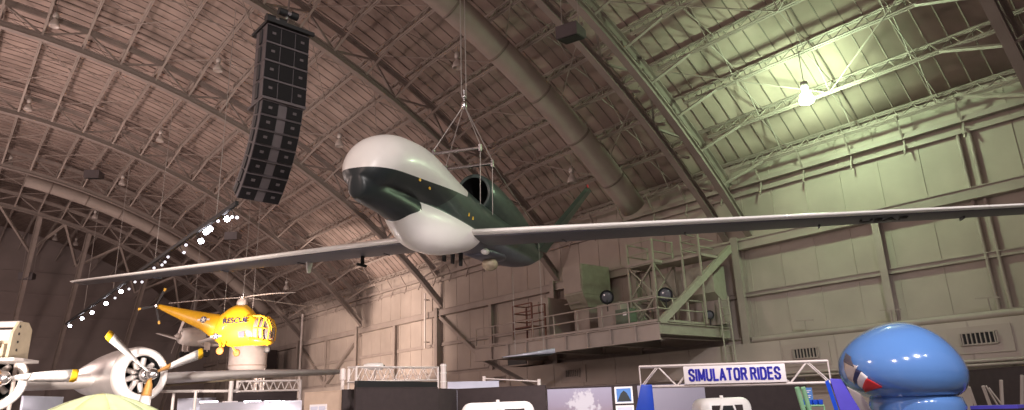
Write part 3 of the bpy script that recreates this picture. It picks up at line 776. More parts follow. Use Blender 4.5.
MB().tube((29.25, -8, 4.36), (29.25, 17.6, 4.36), .14, 10).build('pipe_run', 'steel', pp)
for y in (4.5, 8.0, 11.4, 15): 
    MB().tube((29.25, y, 4.36), (29.25, y, 4.95), .03).build('pipe_hanger', 'steel', pp); MB().bar((29.25, y-.4, 4.95), (29.25, y+.4, 5.0), .05).build('hanger_arm', 'steel', pp)
p2_ = thing('conduit', 'thin dark double conduit along the lower edge of the wall duct', 'pipe', (28.6, 28, 2.6))
for z in (2.62, 2.76): MB().tube((28.66, -6, z), (28.66, 66, z), .05, 8).build('conduit_run', 'steel', p2_)
for (y, z0, z1, lab) in ((45.8, 6.4, 10.7, 'bright white vertical pipe on the wall behind the jet belly'), (69.5, 3.5, 12.0, 'bright white vertical pipe in front of the wall right of the helicopter')):
    t = thing('wall_downpipe', lab, 'pipe', (29.3, y, z0)); MB().tube((29.3, y, z0), (29.3, y, z1), .075 if y < 60 else .11, 10).build('pipe_run', 'trusswhite', t)
    for z in (z0+.5, z1-.5): MB().box((29.45, y, z), (.5, .1, .08)).build('pipe_clip', 'steel', t)
bd = thing('branch_duct', 'dark square duct stub under the far end of the platform', 'duct', (29, 33, 4.2))
MB().box((29.0, 33.6, 4.75), (1.3, 2.0, .95)).build('duct_box', 'duct', bd, bevel=.02); MB().box((28.33, 33.6, 4.75), (.06, 1.8, .8)).build('duct_mouth', 'black', bd)

# small railed gantry in the dim corner behind the helicopter nose
gz = thing('dim_gantry', 'dim railed gantry in the far corner behind the helicopter nose', 'platform', (27, 76, 6)); gz.name = 'wall_gantry'
MB().box((27.6, 77, 6.4), (4.0, 9, .3)).build('deck_plate', 'steel', gz)
for y in (72.6, 75, 77, 79, 81.4): MB().tube((25.7, y, 6.5), (25.7, y, 8.6), .06).build('railing_post', 'steel', gz)
for z in (7.2, 7.9, 8.6): MB().tube((25.7, 72.6, z), (25.7, 81.4, z), .06).build('handrail', 'steel', gz)
for y in (73, 81): MB().bar((25.8, y, 6.3), (25.8, y, 0), .3).build('gantry_leg', 'steel', gz)
MB().bar((25.8, 73, 6.3), (29.6, 73, 3.0), .25).build('bracket_strut', 'steel', gz)
for y in (74.5, 78): MB().box((27.6, y, 7.6), (1.6, 2.0, 2.0)).build('plant_box', 'partition', gz)
# ------------------------------------------------------------------ twin engined aeroplane at the lower left
ER, EL = at(151, 374, 20), at(2, 378, 16.8)
wd_ = (ER-EL); wd_.z = 0; wd_.normalize(); fd = V((wd_.y, -wd_.x, 0))
TIP = at(352, 371, 27)
pl = thing('twin_engine_aircraft', 'bare metal propeller aircraft with two round engines and a long thin wing', 'aircraft', (ER.x, ER.y, 0))
Z3 = V((0, 0, 1))
m = MB(); secs = []
lead_line = [(EL-wd_*3.0-fd*1.5+Z3*-.05, 3.1), (EL-fd*1.45+Z3*.0, 2.9), (ER-fd*1.5+Z3*-.08, 2.5), (ER.lerp(TIP, .5)-fd*.9+Z3*0.02, 1.9), (TIP-fd*.25-wd_*.25, 1.3), (TIP-fd*.55, .7)]
for p, ch in lead_line:
    up, dn = [], []
    for i in range(11):
        t = (1-math.cos(PI*i/10))/2; h = .17*5*(0.2969*math.sqrt(t)-0.126*t-0.3516*t*t+0.2843*t**3-0.1036*t**4)*ch
        up.append(p-fd*(t*ch)+Z3*(h-.05*t*ch)); dn.append(p-fd*(t*ch)-Z3*(h*.8+.05*t*ch))
    secs.append(up+list(reversed(dn[1:-1])))
m.loft(secs); m.build('wing', 'wingalu', pl)
m = MB()
p = ER.lerp(TIP, .12)-fd*3.0-Z3*.34; q = ER.lerp(TIP, .62)-fd*2.3-Z3*.12
m.bar(p, q, .7, .06); m.build('flap', 'beige', pl)
def engine(E, a0, nm):
    m = MB(); m.lathe(caps=False, prof=[(.56, .0), (.66, .10), (.76, -.02), (.82, -.3), (.83, -.7), (.80, -1.2), (.70, -1.9), (.45, -3.0), (.2, -3.8)], o=E-fd*.35, ax=fd, n=32); nc = m.build('engine_nacelle', 'alu', pl)
    m = MB(); m.lathe(caps=False, prof=[(.55, -.06), (.57, .02), (.66, .10), (.77, -.03), (.835, -.3), (.80, -.3), (.6, -.1), (.55, -.06)], o=E-fd*.345, ax=fd, n=32); m.build('cowl_ring', 'white', nc)
    m = MB(); m.lathe(caps=False, prof=[(.565, -.02), (.55, -.45), (.01, -.46)], o=E-fd*.35, ax=fd, n=28); m.build('cowl_mouth', 'black', nc)
    for i in range(9):
        a = 2*PI*i/9; d = wd_*math.cos(a)+Z3*math.sin(a); MB().tube(E-fd*.58+d*.16, E-fd*.58+d*.50, .085, 10, .075).build('engine_cylinder', 'alu2', nc)
    m = MB(); m.lathe([(.24, -.7), (.24, -.3), (.16, -.05)], o=E, ax=fd, n=16); m.build('gear_case', 'chrome', nc)
    pr = MB().lathe([(.10, -.2), (.17, -.12), (.17, .08), (.11, .2), (.01, .26)], o=E, ax=fd, n=16).build('propeller', 'chrome', pl)
    for k in range(3):
        a = R(a0+120*k); d = wd_*math.cos(a)+Z3*math.sin(a); n = (-wd_*math.sin(a)+Z3*math.cos(a))
        def blade(r0, r1, nm_, mm):
            rings = []
            for i in range(7):
                r = r0+(r1-r0)*i/6; t = r/1.78
                w = .07+.105*math.sin(min(1, t*1.5)*PI/2) if t > .15 else .07
                if t > .97: w *= .8
                tw = R(62-44*t); dd = n*math.cos(tw)+fd*math.sin(tw); e = d.cross(dd)
                c = E+d*r; th = .04*(1-t*.8)
                rings.append([c+dd*w, c+e*th, c-dd*w, c-e*th])
            return MB().loft(rings).build(nm_, mm, pr)
        blade(.12, .62, 'blade_root', 'ochre_sheen' if k else 'white'); blade(.62, 1.60, 'blade', 'white'); blade(1.60, 1.78, 'blade_tip', 'tipyellow')
    MB().lathe([(.12, 0), (.15, -.3), (.13, -.6)], o=E-fd*1.0-Z3*.85+wd_*.2, ax=fd, n=12).build('exhaust_pipe', 'black', nc)
engine(ER, 143, 'r'); engine(EL, 3, 'l')
for E in (ER, EL):
    c = E-fd*1.4-Z3*.7; MB().tube(c, (c.x, c.y, .5), .09, 10).build('gear_leg', 'alu2', pl)
    MB().lathe([(.2, -.16), (.42, -.15), (.5, -.08), (.5, .08), (.42, .15), (.2, .16)], o=(c.x, c.y, .5), ax=wd_, n=20).build('wheel', 'black', pl)

# beige airframe section above the left engine
o0 = at(13, 358.5, 17.0); rr = c2w(V((1, 0, .12))); rr.z = 0; rr.normalize(); bk = V((-rr.y, rr.x, 0))
bx_ = thing('airframe_section', 'beige boxy airframe section with a perforated end plate above the left engine', 'airframe section', (o0.x, o0.y, 0))
def q_(a, b, c): return o0+rr*a+bk*b+Z3*c
plate = [q_(0, -.35, 0), q_(0, .5, 0), q_(0, .5, .75), q_(0, .3, .92), q_(0, -.1, .9), q_(0, -.3, .6)]
MB().prism(plate, rr*.07).build('end_plate', 'beige', bx_)
for c in (.2, .4, .6, .78): MB().tube(q_(.065, -.05, c), q_(.075, -.05, c), .035, 10).build('lightening_hole', 'black', bx_)
MB().tube(q_(-1.4, .1, .86), q_(0, .1, .86), .085, 14).build('top_tube', 'alu2', bx_)
MB().prism([q_(-1.4, .45, 0), q_(-1.4, .5, 0), q_(-1.4, .5, .75), q_(-1.4, .45, .75)], rr*1.4).build('back_panel', 'beige', bx_)
MB().prism([q_(-1.4, -.3, .42), q_(-1.4, -.25, .42), q_(-1.4, -.2, .68), q_(-1.4, -.25, .68)], rr*1.4).build('front_rail', 'alu2', bx_)
for a in (-1.0, -.55, -.2): MB().prism([q_(a, -.2, 0), q_(a, .45, 0), q_(a, .45, .4), q_(a, -.2, .35)], rr*.05).build('inner_rib', 'beige', bx_)
MB().prism([q_(-1.4, -.5, -.09), q_(.30, -.5, -.09), q_(.36, -.2, -.09), q_(.3, .6, -.09), q_(-1.4, .6, -.09)], Z3*.07).build('lower_board', 'alu2', bx_)
for a in (-1.1, -.2): MB().tube(q_(a, .55, -.1), (q_(a, .55, 0).x, q_(a, .55, 0).y, 0), .05, 8).build('stand_post', 'steel', bx_)

# fabric dome
dc = at(103, 393, 12.2)
dm = thing('fabric_canopy', 'pale green and yellow panelled fabric dome at the bottom left', 'canopy', (dc.x, dc.y, 0))
N = 10
for i in range(N):
    a0, a1 = 2*PI*i/N+.3, 2*PI*(i+1)/N+.3; rows_ = []
    for t in (0.02, .22, .45, .7, 1.0):
        r = 1.25*t; z = dc.z-.50*t**1.55
        rows_.append([V((dc.x+r*math.cos(a0+(a1-a0)*j/4)*(1-.03*math.sin(PI*j/4)), dc.y+r*math.sin(a0+(a1-a0)*j/4)*(1-.03*math.sin(PI*j/4)), z-.02*math.sin(PI*j/4)*t)) for j in range(5)])
    e = 1.25; rows_.append([V((p.x, p.y, p.z-.16)) for p in rows_[-1]])
    o = MB().loft(rows_, closed=False).build('canopy_panel', 'canvas2' if i % 3 == 0 else 'canvas', dm)
    s = o.modifiers.new('solid', 'SOLIDIFY'); s.thickness = .012
MB().tube((dc.x, dc.y, 0), (dc.x, dc.y, dc.z), .03, 10).build('canopy_pole', 'alu2', dm)
MB().tube((dc.x, dc.y, 0), (dc.x, dc.y, .08), .35, 20).build('pole_base', 'steel', dm)

# ------------------------------------------------------------------ yellow helicopter
hO = at(241, 325, 50); hx = c2w(V((1, 0.0, -.12))); hx.z = 0; hx.normalize(); hy = V((-hx.y, hx.x, 0))     # local x to the nose, y away
HM = Matrix(((hx.x, hy.x, 0, hO.x), (hx.y, hy.y, 0, hO.y), (0, 0, 1, hO.z), (0, 0, 0, 1)))
he = thing('helicopter', 'bright yellow rescue helicopter with a long tail boom hanging on the left', 'helicopter', tuple(hO))
def hb(m, nm, mm, par=he, **k): m.v = [tuple(HM @ V(p)) for p in m.v]; return m.build(nm, mm, par, **k)
P_ = 13.66
def hp(px, py, y=0.0): return V(((px-241)/P_, y, (325-py)/P_+(px-241)*0.036/P_))
def hring(x, z, ry, rz, n=22): return [V((x, ry*math.cos(2*PI*i/n), z+rz*math.sin(2*PI*i/n))) for i in range(n)]
def hsec(px, yt, yb, w): t, b = hp(px, yt), hp(px, yb); return hring(t.x, (t.z+b.z)/2, w, (t.z-b.z)/2)
m = MB(); m.loft([hsec(149, 297, 300.5, .09), hsec(152, 296.5, 301.5, .14), hsec(175, 302.5, 314, .34), hsec(200, 308.5, 327, .5), hsec(218, 312.5, 340, .66), hsec(226, 314, 344, .75)]); boom = hb(m, 'tail_boom', 'yellow')
m = MB(); m.loft([hsec(217, 316, 340, .62), hsec(223, 311, 344, .80), hsec(230, 306.5, 345.5, .9), hsec(238, 304, 346, .95), hsec(246, 305.5, 346, .95), hsec(252, 311, 346, .9), hsec(258, 318, 346, .82), hsec(261, 322, 345.5, .7)]); cabin = hb(m, 'cabin', 'yellow')
m = MB(); m.loft([hsec(236, 299, 310, .2), hsec(240, 297, 312, .3), hsec(245, 299, 312, .2)]); hb(m, 'mast_fairing', 'alu2')
m = MB(); m.loft([hsec(256, 336, 346.5, .85), hsec(264, 338.5, 347, .8), hsec(272, 341, 347, .55), hsec(275, 343, 346, .25)]); hb(m, 'nose_floor', 'yellow')
m = MB(); m.loft([hsec(259, 319, 346, .78), hsec(264, 319.5, 346, .76), hsec(269, 321.5, 346, .66), hsec(273, 326, 345, .45), hsec(275.5, 333, 342, .15)]); hb(m, 'nose_glass', 'glass')
for y in (-.72, -.25, .25, .72):
    f_ = 1-abs(y)*.18
    m = MB(); m.path([hp(258, 318.5, y), hp(266, 319, y*.98), hp(270+3*f_-2, 322, y*.9), hp(274.5, 331, y*.75), hp(273.5, 343, y*.8)], .05); hb(m, 'nose_frame', 'yellow')
for px in (264, 269):
    m = MB(); pts = [hp(px, 344, -.74), hp(px, 330, -.80), hp(px, 320.5, -.55), hp(px, 319, 0), hp(px, 320.5, .55), hp(px, 330, .8), hp(px, 344, .74)]; m.path(pts, .045); hb(m, 'nose_hoop', 'yellow')
m = MB(); m.path([hp(260, 331, -.82), hp(270, 331.5, -.72), hp(274.5, 332, 0), hp(270, 331.5, .72)], .045); hb(m, 'nose_hoop', 'yellow')
m = MB(); a = hp(246, 339, -.93); m.prism([a, hp(252, 339, -.93), hp(252, 333, -.95), hp(245, 333, -.95)], (0, .06, 0)); hb(m, 'side_window', 'smoke', cabin)
rot_ = hp(241, 299)
m = MB(); m.tube(rot_-V((0, 0, .2)), rot_+V((0, 0, .45)), .10, 10); m.lathe([(.1, 0), (.3, .05), (.3, .2), (.1, .26)], o=rot_+V((0, 0, .02)), n=14); hub_ = hb(m, 'rotor_head', 'chrome')
for ang_, ln, droop in ((178, 5.9, -.10), (-28, 5.9, -.35), (62, 5.9, -.1)):
    d = V((math.cos(R(ang_)), math.sin(R(ang_)), 0)); n = V((-d.y, d.x, 0)); m = MB()
    m.loft([[rot_+V((0, 0, .12+droop*t*t))+d*(ln*t)+n*s*w+V((0, 0, k)) for s, k in ((1, 0), (0, .035), (-1, 0), (0, -.035))] for t, w in ((.04, .06), (.1, .10), (.2, .19), (.6, .18), (1, .14))]); hb(m, 'rotor_blade', 'alu2')
tr = hp(150, 298.5, -.25); m = MB(); m.tube(tr, tr+V((0, .3, 0)), .10, 10); th_ = hb(m, 'tail_rotor_hub', 'chrome')
for a in (65, 187, 287):
    d = V((math.cos(R(a)), 0, math.sin(R(a)))); n = V((-d.z, 0, d.x)); 
    for r0, r1, mm, nm in ((.08, 1.18, 'black', 'tail_rotor_blade'), (1.18, 1.42, 'tipyellow', 'blade_tip')):
        m = MB(); m.prism([tr+d*r0-n*.06, tr+d*r1-n*.11, tr+d*r1+n*.11, tr+d*r0+n*.06], (0, .03, 0)); hb(m, nm, mm, th_)
def star(c, r, par):
    z = V((0, -1, 0)); dsc = [c+V((r*math.cos(2*PI*i/20), 0, r*math.sin(2*PI*i/20))) for i in range(20)]
    bar_ = MB().prism([c+V((-r*1.9, .012, -r*.28)), c+V((r*1.9, .012, -r*.28)), c+V((r*1.9, .012, r*.28)), c+V((-r*1.9, .012, r*.28))], (0, .03, 0)); b0 = hb(bar_, 'insignia_bar', 'white', par)
    hb(MB().prism(dsc, (0, .05, 0)), 'insignia_disc', 'navy', par)
    st = [c+V((r*(.97 if i % 2 == 0 else .38)*math.sin(PI*i/5), -.012, r*(.97 if i % 2 == 0 else .38)*math.cos(PI*i/5))) for i in range(10)]
    hb(MB().prism(st, (0, .03, 0)), 'insignia_star', 'white', par)
star(hp(205, 317.5, -.56), .24, boom); star(hp(221, 335.5, -.76), .22, cabin)
T = HM @ Matrix.Translation(hp(241.5, 322.5, -.98)) @ Matrix.Rotation(R(-1), 4, 'Y') @ Matrix.Rotation(R(90), 4, 'X')
text('rescue_lettering', 'RESCUE', 'navy', cabin, T, .54, .05)
m = MB(); m.lathe([(.1, -.1), (.24, -.09), (.28, 0), (.24, .09), (.1, .1)], o=hp(229, 350.5, -1.05), ax=(0, 1, 0), n=16); hb(m, 'main_wheel', 'rubber')
m = MB(); m.lathe([(.1, -.1), (.24, -.09), (.28, 0), (.24, .09), (.1, .1)], o=hp(231, 350.5, 1.05), ax=(0, 1, 0), n=16); hb(m, 'main_wheel', 'rubber')
m = MB(); m.lathe([(.08, -.08), (.24, -.07), (.28, 0), (.24, .07), (.08, .08)], o=hp(270, 351, 0), ax=(0, 1, 0), n=16); hb(m, 'nose_wheel', 'black')
m = MB(); m.path([hp(224, 338, -.6), hp(229, 350, -.95)], .07); m.path([hp(232, 342, -.8), hp(229, 350, -.95)], .06); hb(m, 'gear_strut', 'yellow')
m = MB(); m.path([hp(224, 338, .6), hp(231, 350, .95)], .07); hb(m, 'gear_strut', 'yellow')
m = MB(); m.tube(hp(270, 345, 0), hp(270, 351, 0), .05); hb(m, 'gear_strut', 'yellow')
for px in (222, 241, 252): 
    t_ = HM @ hp(px, 312 if px != 241 else 295); MB().tube(t_, (t_.x, t_.y, roofz(t_.x)), .02, 5).build('hanging_cable', 'cable', he)

# ------------------------------------------------------------------ silver trainer aeroplane behind it
tO = at(206, 338, 56); fx = c2w(V((-math.cos(R(58)), 0, -math.sin(R(58))))); fx.z = 0; fx.normalize(); ly = V((-fx.y, fx.x, 0))
TM = Matrix(((fx.x, ly.x, 0, tO.x), (fx.y, ly.y, 0, tO.y), (0, 0, 1, tO.z), (0, 0, 0, 1)))
tp = thing('trainer_aircraft', 'small silver low wing propeller trainer hanging behind the yellow helicopter', 'aircraft', tuple(tO))
def tb(m, nm, mm, par=tp): m.v = [tuple(TM @ V(p)) for p in m.v]; return m.build(nm, mm, par)
m = MB(); m.loft([hring(x, z, a, b) for x, z, a, b in ((2.3, 0, .35, .35), (2.2, 0, .55, .6), (1.6, 0, .62, .72), (.6, .05, .62, .78), (-1.2, .08, .58, .72), (-3, .15, .42, .55), (-5.2, .25, .16, .28), (-5.6, .25, .05, .15))]); fu = tb(m, 'fuselage', 'white')
m = MB(); m.loft([hring(x, z, a, b) for x, z, a, b in ((1.0, .65, .1, .1), (.6, .75, .38, .4), (-.4, .85, .42, .5), (-1.6, .75, .36, .42), (-2.2, .6, .1, .12))]); tb(m, 'canopy', 'glass')
for x in (.5, -.3, -1.1, -1.7):
    m = MB(); m.path([V((x, .44*math.cos(a), .82+.52*math.sin(a))) for a in [PI*i/8 for i in range(9)]], .03); tb(m, 'canopy_frame', 'alu2')
for s in (-1, 1):
    m = MB(); m.loft([[V((x0, s*y, z)), V((x0-c*.3, s*y, z+t)), V((x0-c, s*y, z)), V((x0-c*.3, s*y, z-t))] for y, x0, c, z, t in ((.3, 1.1, 2.2, -.45, .16), (2.5, .9, 1.8, -.05, .12), (6.2, .8, 1.2, .85, .07), (6.4, .6, .8, .88, .03))]); tb(m, 'wing', 'white')
    m = MB(); m.prism([(-4.3, s*.1, .35), (-5.4, s*.1, .35), (-5.3, s*1.8, .4), (-4.7, s*1.8, .4)], (0, 0, .06)); tb(m, 'tailplane', 'alu')
    m = MB(); m.tube((.7, s*1.3, -.5), (.7, s*1.35, -1.25), .07); m.box((.75, s*1.42, -.8), (.5, .04, .6)); tb(m, 'gear_leg', 'alu2')
    m = MB(); m.lathe([(.1, -.1), (.27, -.09), (.32, 0), (.27, .09), (.1, .1)], o=(.7, s*1.3, -1.35), ax=(0, 1, 0), n=16); tb(m, 'main_wheel', 'black')
m = MB(); m.prism([(-4.4, -.04, .4), (-5.6, -.04, .4), (-5.7, -.04, 1.7), (-5.1, -.04, 1.75)], (0, .08, 0)); tb(m, 'tail_fin', 'alu')
m = MB(); m.tube((1.9, 0, -.5), (1.95, 0, -1.3), .06); tb(m, 'gear_leg', 'alu2')
m = MB(); m.lathe([(.1, -.08), (.22, -.07), (.26, 0), (.22, .07), (.1, .08)], o=(1.95, 0, -1.4), ax=(0, 1, 0), n=14); tb(m, 'nose_wheel', 'black')
m = MB(); m.lathe([(.28, 0), (.22, .2), (.02, .42)], o=(2.3, 0, 0), ax=(1, 0, 0), n=14); pr_ = tb(m, 'spinner', 'alu2')
for a in (62, 242):
    d = V((0, math.cos(R(a)), math.sin(R(a)))); n = V((.5, -d.z*.87, d.y*.87))
    m = MB(); m.prism([V((2.42, 0, 0))+d*.1-n*.07, V((2.42, 0, 0))+d*1.35-n*.12, V((2.42, 0, 0))+d*1.45+n*.1, V((2.42, 0, 0))+d*.1+n*.07], (.04, 0, 0)); tb(m, 'propeller_blade', 'alu2', pr_)
T = TM @ Matrix.Translation(V((-1.15, .63, .12))) @ Matrix.Rotation(R(180), 4, 'Z') @ Matrix.Rotation(R(90), 4, 'X')
text('fuselage_lettering', 'U.S. AIR FORCE', 'navy', fu, T, .46, .03)
for x, z in ((1.3, .7), (-3.2, .6)):
    t_ = TM @ V((x, 0, z)); MB().tube(t_, (t_.x, t_.y, roofz(t_.x)), .02, 5).build('hanging_cable', 'cable', tp)

# pale drum on a lattice stand behind the wing
dp = at(248, 358, 57); 
dr = thing('storage_drum', 'big pale round drum on a lattice stand under the yellow helicopter', 'drum', (dp.x, dp.y, 0))
MB().lathe([(.3, -1.25), (1.25, -1.2), (1.42, -.95), (1.5, -.8), (1.5, 1.05), (1.45, 1.12), (.2, 1.15)], o=dp, n=36).build('drum_body', 'drumpaint', dr)
MB().lathe([(1.515, -.72), (1.53, -.70), (1.53, -.62), (1.515, -.60)], o=dp, n=36).build('drum_band', 'steel', dr)
for a in (40, 130, 220, 310):
    x, y = dp.x+1.3*math.cos(R(a)), dp.y+1.3*math.sin(R(a)); MB().bar((x, y, 0), (x, y, dp.z-1.1), .12).build('stand_leg', 'alu2', dr)
lp = at(262, 352, 57); 
lt = thing('lattice_mast', 'thin white lattice mast right beside the pale drum', 'mast', (lp.x, lp.y, 0))
for dx in (-.3, .3): MB().tube((lp.x+dx, lp.y, 0), (lp.x+dx, lp.y, lp.z+.1), .05, 6).build('mast_chord', 'trusswhite', lt)
m = MB(); z = .2; s = -1
while z < lp.z-.5: m.tube((lp.x+.3*s, lp.y, z), (lp.x-.3*s, lp.y, z+.55), .03, 5); z += .55; s = -s
m.build('mast_lacing', 'trusswhite', lt)

# slim dark wing tip with a polished end in front of the platform
w0, w1 = at(503, 357.5, 25), at(555, 351.5, 24); d = (w1-w0); bk2 = V((.35, .94, 0))
wt = thing('wing_tip', 'slim dark wing tip with a polished silver edge hanging below the platform', 'wing tip', tuple(w1))
def wsec(p, ch, t): return [p, p+bk2*(ch*.3)+Z3*t, p+bk2*ch, p+bk2*(ch*.3)-Z3*t*1.1]
MB().loft([wsec(w0, .3, .02), wsec(w0.lerp(w1, .5), .6, .06), wsec(w0.lerp(w1, .94), .9, .10), wsec(w1, .7, .07)]).build('tip_skin', 'chin', wt)
MB().loft([[p-bk2*.02+Z3*t, p+bk2*.06+Z3*(t+.035), p+bk2*.06-Z3*t*.2, p-bk2*.02-Z3*t*.6] for p, t in ((w0, .01), (w0.lerp(w1, .5), .04), (w1, .09))]).build('polished_edge', 'polish', wt)
for p in (w0.lerp(w1, .3), w0.lerp(w1, .85)): MB().tube(p+bk2*.3, (p.x+bk2.x*.3, p.y+bk2.y*.3, PZ+3), .008, 5).build('hanging_wire', 'cable', wt)
# ------------------------------------------------------------------ exhibits on the floor
def panel(name, label, cat, a, b, ztop, m, th=.08, zbot=0.0, part='board', group=None):
    a, b = V((a[0], a[1], 0)), V((b[0], b[1], 0)); d = (b-a).normalized(); n = V((-d.y, d.x, 0))
    if n.dot(a) < 0: n = -n
    t = thing(name, label, cat, ((a+b)/2).to_tuple(), group=group)
    MB().prism([a+Z3*zbot, b+Z3*zbot, b+Z3*ztop, a+Z3*ztop], n*th).build(part, m, t, bevel=.008)
    MB().prism([a+Z3*(ztop), b+Z3*(ztop), b+Z3*(ztop+.04), a+Z3*(ztop+.04)], n*th).build('top_rail', m, t)
    for p in (a, b): MB().box((p.x+n.x*th/2, p.y+n.y*th/2, .04), (.35, .35, .05)).build('foot', 'steel', t)
    return t, a, b, d, n
# black partitions
c1, c2, c3, c4 = at(356, 389, 16.5), at(438, 387, 18.3), at(457, 391, 19.3), at(545, 387, 18.6)
panel('partition_wall', 'wide black partition under the white lattice truss', 'partition', c1, c2, c1.z, 'partition')
panel('partition_wall', 'short black partition set back in the corner beside the wide one', 'partition', c2, c3, c3.z+.02, 'partition')
panel('partition_wall', 'long black partition behind the left white simulator', 'partition', c3, c4, c3.z+.02, 'partition')
a, b = at(343, 391, 17.2), at(355.5, 390, 17.4)
panel('partition_wall', 'narrow black panel at the edge of the tan board', 'partition', a, b, a.z, 'partition')
h0, h1 = at(356, 384, 17.0), at(436, 385, 19)
hd = thing('header_beam', 'black header strip hung under the white lattice truss', 'header', ((h0+h1)/2).to_tuple())
MB().bar(h0, h1, .12, .16).build('strip', 'black', hd)
a, b = at(304.5, 394, 18), at(343, 390.5, 17.3)
t, a_, b_, d, n = panel('display_board', 'tan display board lit from above left of the black partitions', 'display board', a, b, a.z, 'tan')
p0 = a_+d*.25-n*.03; MB().prism([p0+Z3*1.2, p0+d*.62+Z3*1.2, p0+d*.62+Z3*(a.z-.28), p0+Z3*(a.z-.28)], n*.02).build('poster_mat', 'signwhite', t)
MB().prism([p0+d*.04-n*.004+Z3*1.25, p0+d*.30-n*.004+Z3*1.25, p0+d*.30-n*.004+Z3*(a.z-.33), p0+d*.04-n*.004+Z3*(a.z-.33)], n*.01).build('poster_print', 'lavpanel', t)
MB().prism([p0+d*.34-n*.004+Z3*1.25, p0+d*.58-n*.004+Z3*1.25, p0+d*.58-n*.004+Z3*(a.z-.33), p0+d*.34-n*.004+Z3*(a.z-.33)], n*.01).build('poster_print', 'lavpanel', t)
# white lattice trusses
def truss(name, label, A, B, h, mm, n, r=.032, depth=.3, posts=True, group=None, feet=True):
    t = thing(name, label, 'truss', ((A+B)/2).to_tuple(), group=group); d = (B-A).normalized(); bk = V((-d.y, d.x, 0)).normalized()
    if bk.dot(A) < 0: bk = -bk
    H = Z3*h
    for off in (V((0, 0, 0)), bk*depth):
        MB().tube(A+off, B+off, r, 8).build('lower_chord', mm, t); MB().tube(A+H+off, B+H+off, r, 8).build('upper_chord', mm, t)
        for i in range(n):
            p, q, c = A.lerp(B, i/n)+off, A.lerp(B, (i+1)/n)+off, A.lerp(B, (i+.5)/n)+H+off
            MB().tube(p, c, r*.5, 6).build('lacing_bar', mm, t); MB().tube(c, q, r*.5, 6).build('lacing_bar', mm, t)
    for p in (A, B, A+H, B+H): MB().tube(p, p+bk*depth, r*.7, 6).build('cross_tube', mm, t)
    for p in (A, B):
        MB().tube(p, p+H, r*.6, 6).build('end_tube', mm, t)
        if feet: MB().tube((p.x, p.y, 0), p+H*1.05, r*1.5, 8).build('post', mm, t)
    return t
truss('lattice_truss', 'white lattice truss above the wide black partition', at(356, 381.5, 17.2), at(438, 380, 20), .36, 'trusswhite', 7, r=.022)
pw = at(443.5, 390, 20.2); tq = thing('white_post', 'thick white post at the end of the lattice truss', 'post', (pw.x, pw.y, 0))
MB().tube((pw.x, pw.y, 0), (pw.x, pw.y, pw.z+.75), .085, 12).build('post_tube', 'trusswhite', tq)
for z in (.72, .5, .25): MB().tube((pw.x, pw.y, pw.z+z-.03), (pw.x, pw.y, pw.z+z), .1, 12).build('collar', 'white', tq)
MB().tube((pw.x, pw.y, 0), (pw.x, pw.y, .03), .25, 16).build('base_plate', 'steel', tq)
truss('lattice_truss', 'white lattice truss below the long wing tip above lit display heads', at(237, 391.5, 24), at(300, 390, 24.6), .34, 'trusswhite', 8, r=.036)
pd = at(375, 366.5, 20.6); po = thing('white_pod', 'white rounded pod lying behind the top of the lattice truss', 'pod', (pd.x, pd.y, 0))
d = c2w(V((1, 0, .3))); d.z = 0; d.normalize()
MB().lathe([(.01, -.35), (.07, -.33), (.10, -.2), (.11, .1), (.10, .22), (.05, .25)], o=pd, ax=d, n=16).build('pod_shell', 'white', po); MB().lathe([(.05, .25), (.045, .29), (.01, .3)], o=pd, ax=d, n=12).build('pod_nose', 'black', po)
MB().tube((pd.x, pd.y, 0), pd, .03, 8).build('pod_stand', 'steel', po)
for k, (px, lab) in enumerate(((343, 'white stanchion at the tip of the long wing, left one of the pair'), (349, 'white stanchion at the tip of the long wing, right one of the pair'))):
    p = at(px, 368.5, 18.5); t = thing('stanchion', lab, 'post', (p.x, p.y, 0), group='rail posts by the wing tip'); MB().tube((p.x, p.y, 0), (p.x, p.y, p.z), .05 if k == 0 else .03, 8).build('post_tube', 'trusswhite', t)
    MB().tube((p.x, p.y, p.z-.3), (p.x, p.y, p.z-.02), .075 if k == 0 else .045, 10).build('post_head', 'trusswhite', t)
    MB().tube((p.x, p.y, 0), (p.x, p.y, .03), .07, 14).build('post_foot', 'steel', t)
# pale panels
def pale(px0, y0, px1, y1, dpt, label, h0, m='lavpanel'):
    A, B = at(px0, y0, dpt), at(px1, y1, dpt+.6); return panel('pale_panel', label, 'panel', A, B, A.z, m, .1)
pale(448, 383, 499, 385, 23, 'pale lavender panel showing above the black partition corner', 0)
A, B = at(499, 388.5, 22.5), at(511, 388, 22.7); panel('blue_screen', 'small blue screen beside the pale lavender panel', 'screen', A, B, A.z, 'blueplastic')
A, B = at(484, 378.5, 24.5), at(539, 381.5, 23.5)
rl = thing('pipe_rail', 'thin white pipe rail between two short white posts behind the black partition', 'rail', ((A+B)/2).to_tuple())
MB().tube(A, B, .022, 8).build('rail_pipe', 'trusswhite', rl)
for p in (A, B): MB().tube((p.x, p.y, 0), p+Z3*.08, .06, 10).build('rail_post', 'trusswhite', rl)
